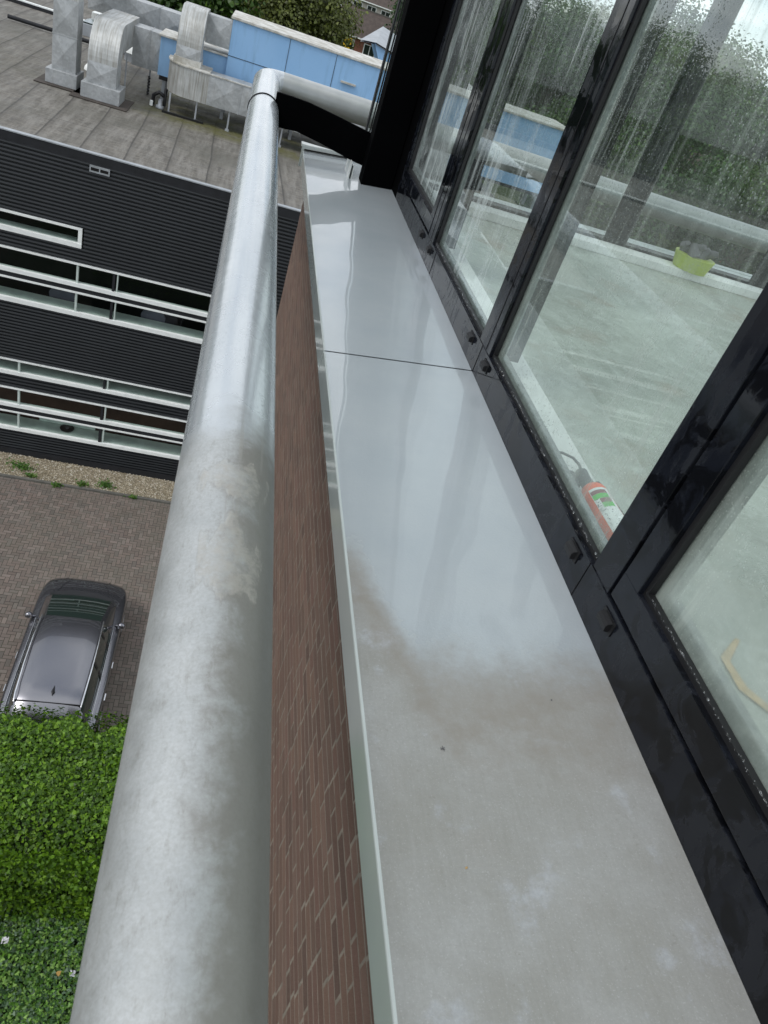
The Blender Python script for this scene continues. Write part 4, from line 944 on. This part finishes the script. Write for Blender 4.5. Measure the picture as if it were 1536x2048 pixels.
# cowl with wipers, roof rails, antenna, mirrors, handles, lamps, wheels
cw = MB()
for j in range(2, k-3):
    p0, p1 = b_[j], b_[j+1]
    def sh(p, d_, dz):
        c_ = 1-((p[0]-CX)/.76)**2; return (p[0], p[1]+.16*c_+d_, p[2]+dz)
    cw.add([sh(p0, -.02, .006), sh(p1, -.02, .006), sh(p1, .13, .028), sh(p0, .13, .028)], [(0, 1, 2, 3)])
cw.build('cowl_panel', M['carblack'], cr_)
wp = MB().tube([(CX-.55, 12.55, GZ+1.075), (CX+.05, 12.60, GZ+1.11)], .010, 6).tube([(CX+.0, 12.60, GZ+1.11), (CX+.58, 12.48, GZ+1.08)], .010, 6); wp.build('wiper', M['carblack'], cr_)
for s_ in (-1, 1):
    MB().tube([(CX+s_*.60, 9.45, GZ+1.40), (CX+s_*.612, 9.6, GZ+1.475), (CX+s_*.632, 10.3, GZ+1.512), (CX+s_*.636, 11.0, GZ+1.512), (CX+s_*.622, 11.55, GZ+1.47), (CX+s_*.62, 11.7, GZ+1.42)], .016, 8).build('roof_rail', M['chrome'], cr_)
    mm = MB(); bm = bmesh.new(); bmesh.ops.create_icosphere(bm, subdivisions=2, radius=1)
    for v in bm.verts: v.co = Vector((CX+s_*.965+v.co.x*.085, 12.02+v.co.y*.075-abs(v.co.x)*.02, GZ+1.03+v.co.z*.075))
    bm.verts.index_update(); mm.add([v.co for v in bm.verts], [[v.index for v in f.verts] for f in bm.faces], None, True); bm.free()
    mm.tube([(CX+s_*.84, 12.06, GZ+.96), (CX+s_*.93, 12.04, GZ+.99)], .03, 6); mo = mm.build('wing_mirror', M['car'], cr_)
    MB().add([(CX+s_*.90, 11.955, GZ+.985), (CX+s_*1.03, 11.96, GZ+.985), (CX+s_*1.03, 11.96, GZ+1.075), (CX+s_*.90, 11.955, GZ+1.075)], [(0, 1, 2, 3)]).build('mirror_glass', M['chrome'], mo)
    for yy in (10.2, 11.05): MB().box(CX+s_*.955-.012, CX+s_*.955+.012, yy-.09, yy+.09, GZ+.80, GZ+.825, ch=.005).build('door_handle', M['chrome'], cr_)
    MB().tube([(CX+s_*.80, 9.5, GZ+.99), (CX+s_*.812, 10.5, GZ+.985), (CX+s_*.812, 12.0, GZ+.985)], .009, 6).build('waist_trim', M['chrome'], cr_)
    hl = MB().add([(CX+s_*.44, 13.62, GZ+.715), (CX+s_*.74, 13.42, GZ+.735), (CX+s_*.83, 13.18, GZ+.80), (CX+s_*.70, 13.32, GZ+.86), (CX+s_*.46, 13.55, GZ+.80)], [(0, 1, 2, 3, 4)])
    hl.build('headlight', M['carglass'], cr_)
    for yy in (9.95, 12.75):
        tw = MB().tube([(CX+s_*.70, yy, GZ+.33), (CX+s_*.935, yy, GZ+.33)], .33, 28); to = tw.build('wheel', M['tyre'], cr_)
        MB().tube([(CX+s_*.93, yy, GZ+.33), (CX+s_*.942, yy, GZ+.33)], .21, 20).build('rim', M['greymetal'], to)
# hood creases
for s_ in (-1, 1): MB().tube([(CX+s_*.60, 12.78, GZ+1.0), (CX+s_*.50, 13.15, GZ+.955), (CX+s_*.36, 13.45, GZ+.88)], .006, 5).build('bonnet_crease', M['car'], cr_)
af = MB().add([(CX+.04, 9.62, GZ+1.47), (CX+.075, 9.70, GZ+1.475), (CX+.04, 9.86, GZ+1.48), (CX+.005, 9.70, GZ+1.475), (CX+.04, 9.64, GZ+1.545)], [(0, 1, 4), (1, 2, 4), (2, 3, 4), (3, 0, 4)]); af.build('antenna_fin', M['carblack'], cr_)
MB().box(CX-.62, CX+.62, 9.475, 9.49, GZ+1.36, GZ+1.428).build('roof_seam', M['carblack'], cr_)
MB().box(CX-.70, CX+.70, 11.85, 12.4, GZ+.80, GZ+.90, ch=.02).build('dashboard', M['dash'], cr_)

# ================================================================== TREES
def tree_proto(seed, h, w, pal, leaves=5200, ls=.42):
    rq = random.Random(seed)
    tr_ = MB(); top = h*.62
    tr_.tube([(0, 0, 0), (.1, .05, h*.2), (.0, .1, h*.42), (.1, 0, top)], [w*.055, w*.042, w*.03, w*.012], 8)
    cl = []
    for i in range(34):
        a = rq.uniform(0, 6.28); zf = rq.random()**.8; rad = w*.5*math.sqrt(max(.05, 1-((zf-.42)/.62)**2))*rq.uniform(.25, .95)
        c = Vector((rad*math.cos(a), rad*math.sin(a), h*(.22+.72*zf))); cl.append((c, w*rq.uniform(.12, .23), rq.uniform(.65, 1.3)))
        if i < 12: tr_.tube([(0, 0, h*.25+c.z*.2), tuple(c*.5+Vector((0, 0, h*.12))), tuple(c)], [w*.018, w*.011, w*.004], 5)
    lf = MB()
    for i in range(leaves):
        c, r_, b = rq.choice(cl); d = Vector((rq.gauss(0, 1), rq.gauss(0, 1), rq.gauss(0, .85))).normalized(); p = c+d*r_*rq.uniform(.55, 1.12)
        col = rq.choice(pal); q = b*rq.uniform(.7, 1.25); add_leaf(lf, p, d+Vector((rq.gauss(0, .5), rq.gauss(0, .5), .5+rq.gauss(0, .4))), ls*rq.uniform(.6, 1.25), tuple(v*q for v in col), LEAF, rq)
    return tr_, lf
G1 = [(.040, .095, .012), (.055, .12, .014), (.028, .065, .011), (.075, .14, .02)]
G2 = [(.080, .100, .016), (.10, .125, .022), (.06, .075, .014), (.12, .14, .03)]
G3 = [(.034, .080, .018), (.046, .10, .022), (.024, .058, .014)]
protos = []
for sd_, h, w, pal, nl, ls in ((1, 13, 10, G1, 20000, .27), (2, 12.5, 9.5, G2, 32000, .18), (3, 15, 11, G3, 26000, .25), (4, 14, 12, G1, 26000, .25)):
    e0 = empty('broadleaf_tree', (0, 0, GZ)); a, b = tree_proto(sd_, h, w, pal, nl, ls)
    o1 = a.build('trunk', M['bark']); o1.parent = e0; o2 = b.build('crown', M['leaf']); o2.parent = e0; protos.append((e0, h))
used = [False]*4
def put_tree(i, x, y, s_, lbl, grp='trees beyond the felt roof', rot=None):
    o = protos[i][0] if not used[i] else copy_tree(protos[i][0]); used[i] = True
    o.location = (x, y, GZ); o.scale = (s_, s_, s_*rr.uniform(.92, 1.08)); o.rotation_euler = (0, 0, rr.uniform(0, 6.28)); tag(o, lbl, 'tree', grp)
put_tree(1, 1.6, 58, 1.05, 'olive green tree in the middle behind the blue unit coping')
put_tree(1, 2.9, 76, .95, 'olive green tree left of the brown tiled house roof')
put_tree(1, -3.2, 70, 1.1, 'olive green tree standing behind the darker one at the left')
put_tree(0, -5.5, 56, 1.0, 'dark green tree above the elbow of the low duct')
put_tree(0, -1.8, 63, 1.1, 'dark green tree between the two olive trees')
put_tree(0, 21.5, 112, .8, 'dark green tree right of the far house beside the black post')
put_tree(2, 27, 118, .9, 'dark green tree hugging the black corner post')
names = ['dark green tree in the treeline seen through the window glass', 'tall green tree in the treeline seen through the window glass']
# belt of trees all round the site
for i in range(84):
    a = R(-100+200*i/83)+rr.uniform(-.012, .012); d_ = rr.uniform(100, 135)
    if -4 < math.degrees(a) < 8.5: d_ += 70
    x, y = d_*math.sin(a), d_*math.cos(a)
    put_tree(2+i % 2, x, y, rr.uniform(1.05, 1.35), 'dark green tree in the belt round the site', 'belt of trees round the site')
for i in range(16):
    a = R(22+50*i/15); d_ = rr.uniform(62, 85); put_tree((0, 3, 2)[i % 3], d_*math.sin(a), d_*math.cos(a), rr.uniform(.75, .98), 'green tree beyond the wet windows, nearer than the belt', 'trees beyond the wet windows')
for i in range(14):
    a = R(-28-58*i/13); d_ = rr.uniform(75, 92); put_tree((0, 1, 2)[i % 3], d_*math.sin(a), d_*math.cos(a), rr.uniform(.8, 1.0), 'green tree left of the felt roof, mirrored in the window glass', 'trees mirrored in the glass')
# houses
def house(x, y, w_, d_, eav, rid, lbl, rot=0., wins=4, brick=True, dormer=False):
    e_ = empty('tiled_house' if brick else 'gabled_house', (x, y, GZ), label=lbl, cat='house'); e_.rotation_euler = (0, 0, rot)
    def B(m_, nm, mat, par=None):
        o = m_.build(nm, mat); o.parent = par or e_; return o
    hw, hd_ = w_/2, d_/2
    B(MB().box(-hw, hw, -hd_, hd_, 0, eav).add([(-hw, -hd_, eav), (-hw, hd_, eav), (-hw, 0, rid-.15), (hw, -hd_, eav), (hw, hd_, eav), (hw, 0, rid-.15)], [(0, 1, 2), (3, 5, 4)]), 'wall', M['housebrick'] if brick else M['render'])
    rf = B(MB().add([(-hw-.3, -hd_-.4, eav-.1), (hw+.3, -hd_-.4, eav-.1), (hw+.3, 0, rid), (-hw-.3, 0, rid), (-hw-.3, hd_+.4, eav-.1), (hw+.3, hd_+.4, eav-.1)], [(0, 1, 2, 3), (3, 2, 5, 4)]), 'roof', M['tile'])
    B(MB().box(-hw-.3, hw+.3, -.12, .12, rid-.05, rid+.1), 'ridge', M['kerb'], rf)
    B(MB().box(-hw-.3, hw+.3, -hd_-.55, -hd_-.4, eav-.2, eav-.05), 'gutter', M['white'], rf)
    B(MB().box(hw*.4, hw*.4+.7, -.4, .4, rid-.3, rid+1.0), 'chimney', M['housebrick'], rf)
    for fl in ((eav-1.9, eav-.45), (eav-4.6, eav-3.1)):
        for i in range(wins):
            cx = -hw+w_*(i+.5)/wins; f = B(MB().box(cx-.85, cx+.85, -hd_-.06, -hd_-.01, fl[0], fl[1]), 'window', M['white'])
            B(MB().box(cx-.72, cx-.05, -hd_-.08, -hd_-.061, fl[0]+.15, fl[1]-.12).box(cx+.05, cx+.72, -hd_-.08, -hd_-.061, fl[0]+.15, fl[1]-.12), 'pane', M['carglass'], f)
    return e_
house(15.6, 120, 12, 9, 6.9, 9.9, 'brick house with a brown tiled roof and white windows beyond the olive trees', R(-4), 4)
house(18.5, 158, 15, 9, 10.0, 13.6, 'pale house with rows of white windows at the top behind the trees', R(-3), 6, False)
house(-62, 70, 22, 10, 6.0, 9.5, 'long brick house with a tiled roof left of the site, mirrored in the glass', R(40), 6)
house(52, 78, 16, 9, 6.0, 9.4, 'tiled brick house beyond the wet windows', R(-30), 5)
sg = empty('yellow_sign_panel', (10.3, 112, GZ), label='small yellow panel on a post left of the brick house windows', cat='sign')
MB().box(9.8, 10.9, 112, 112.06, -8.7, -7.3, ch=.02).build('panel', M['yellow'], sg); MB().tube([(10.35, 112.1, GZ), (10.35, 112.1, -7.4)], .06, 8).build('post', M['greymetal'], sg)
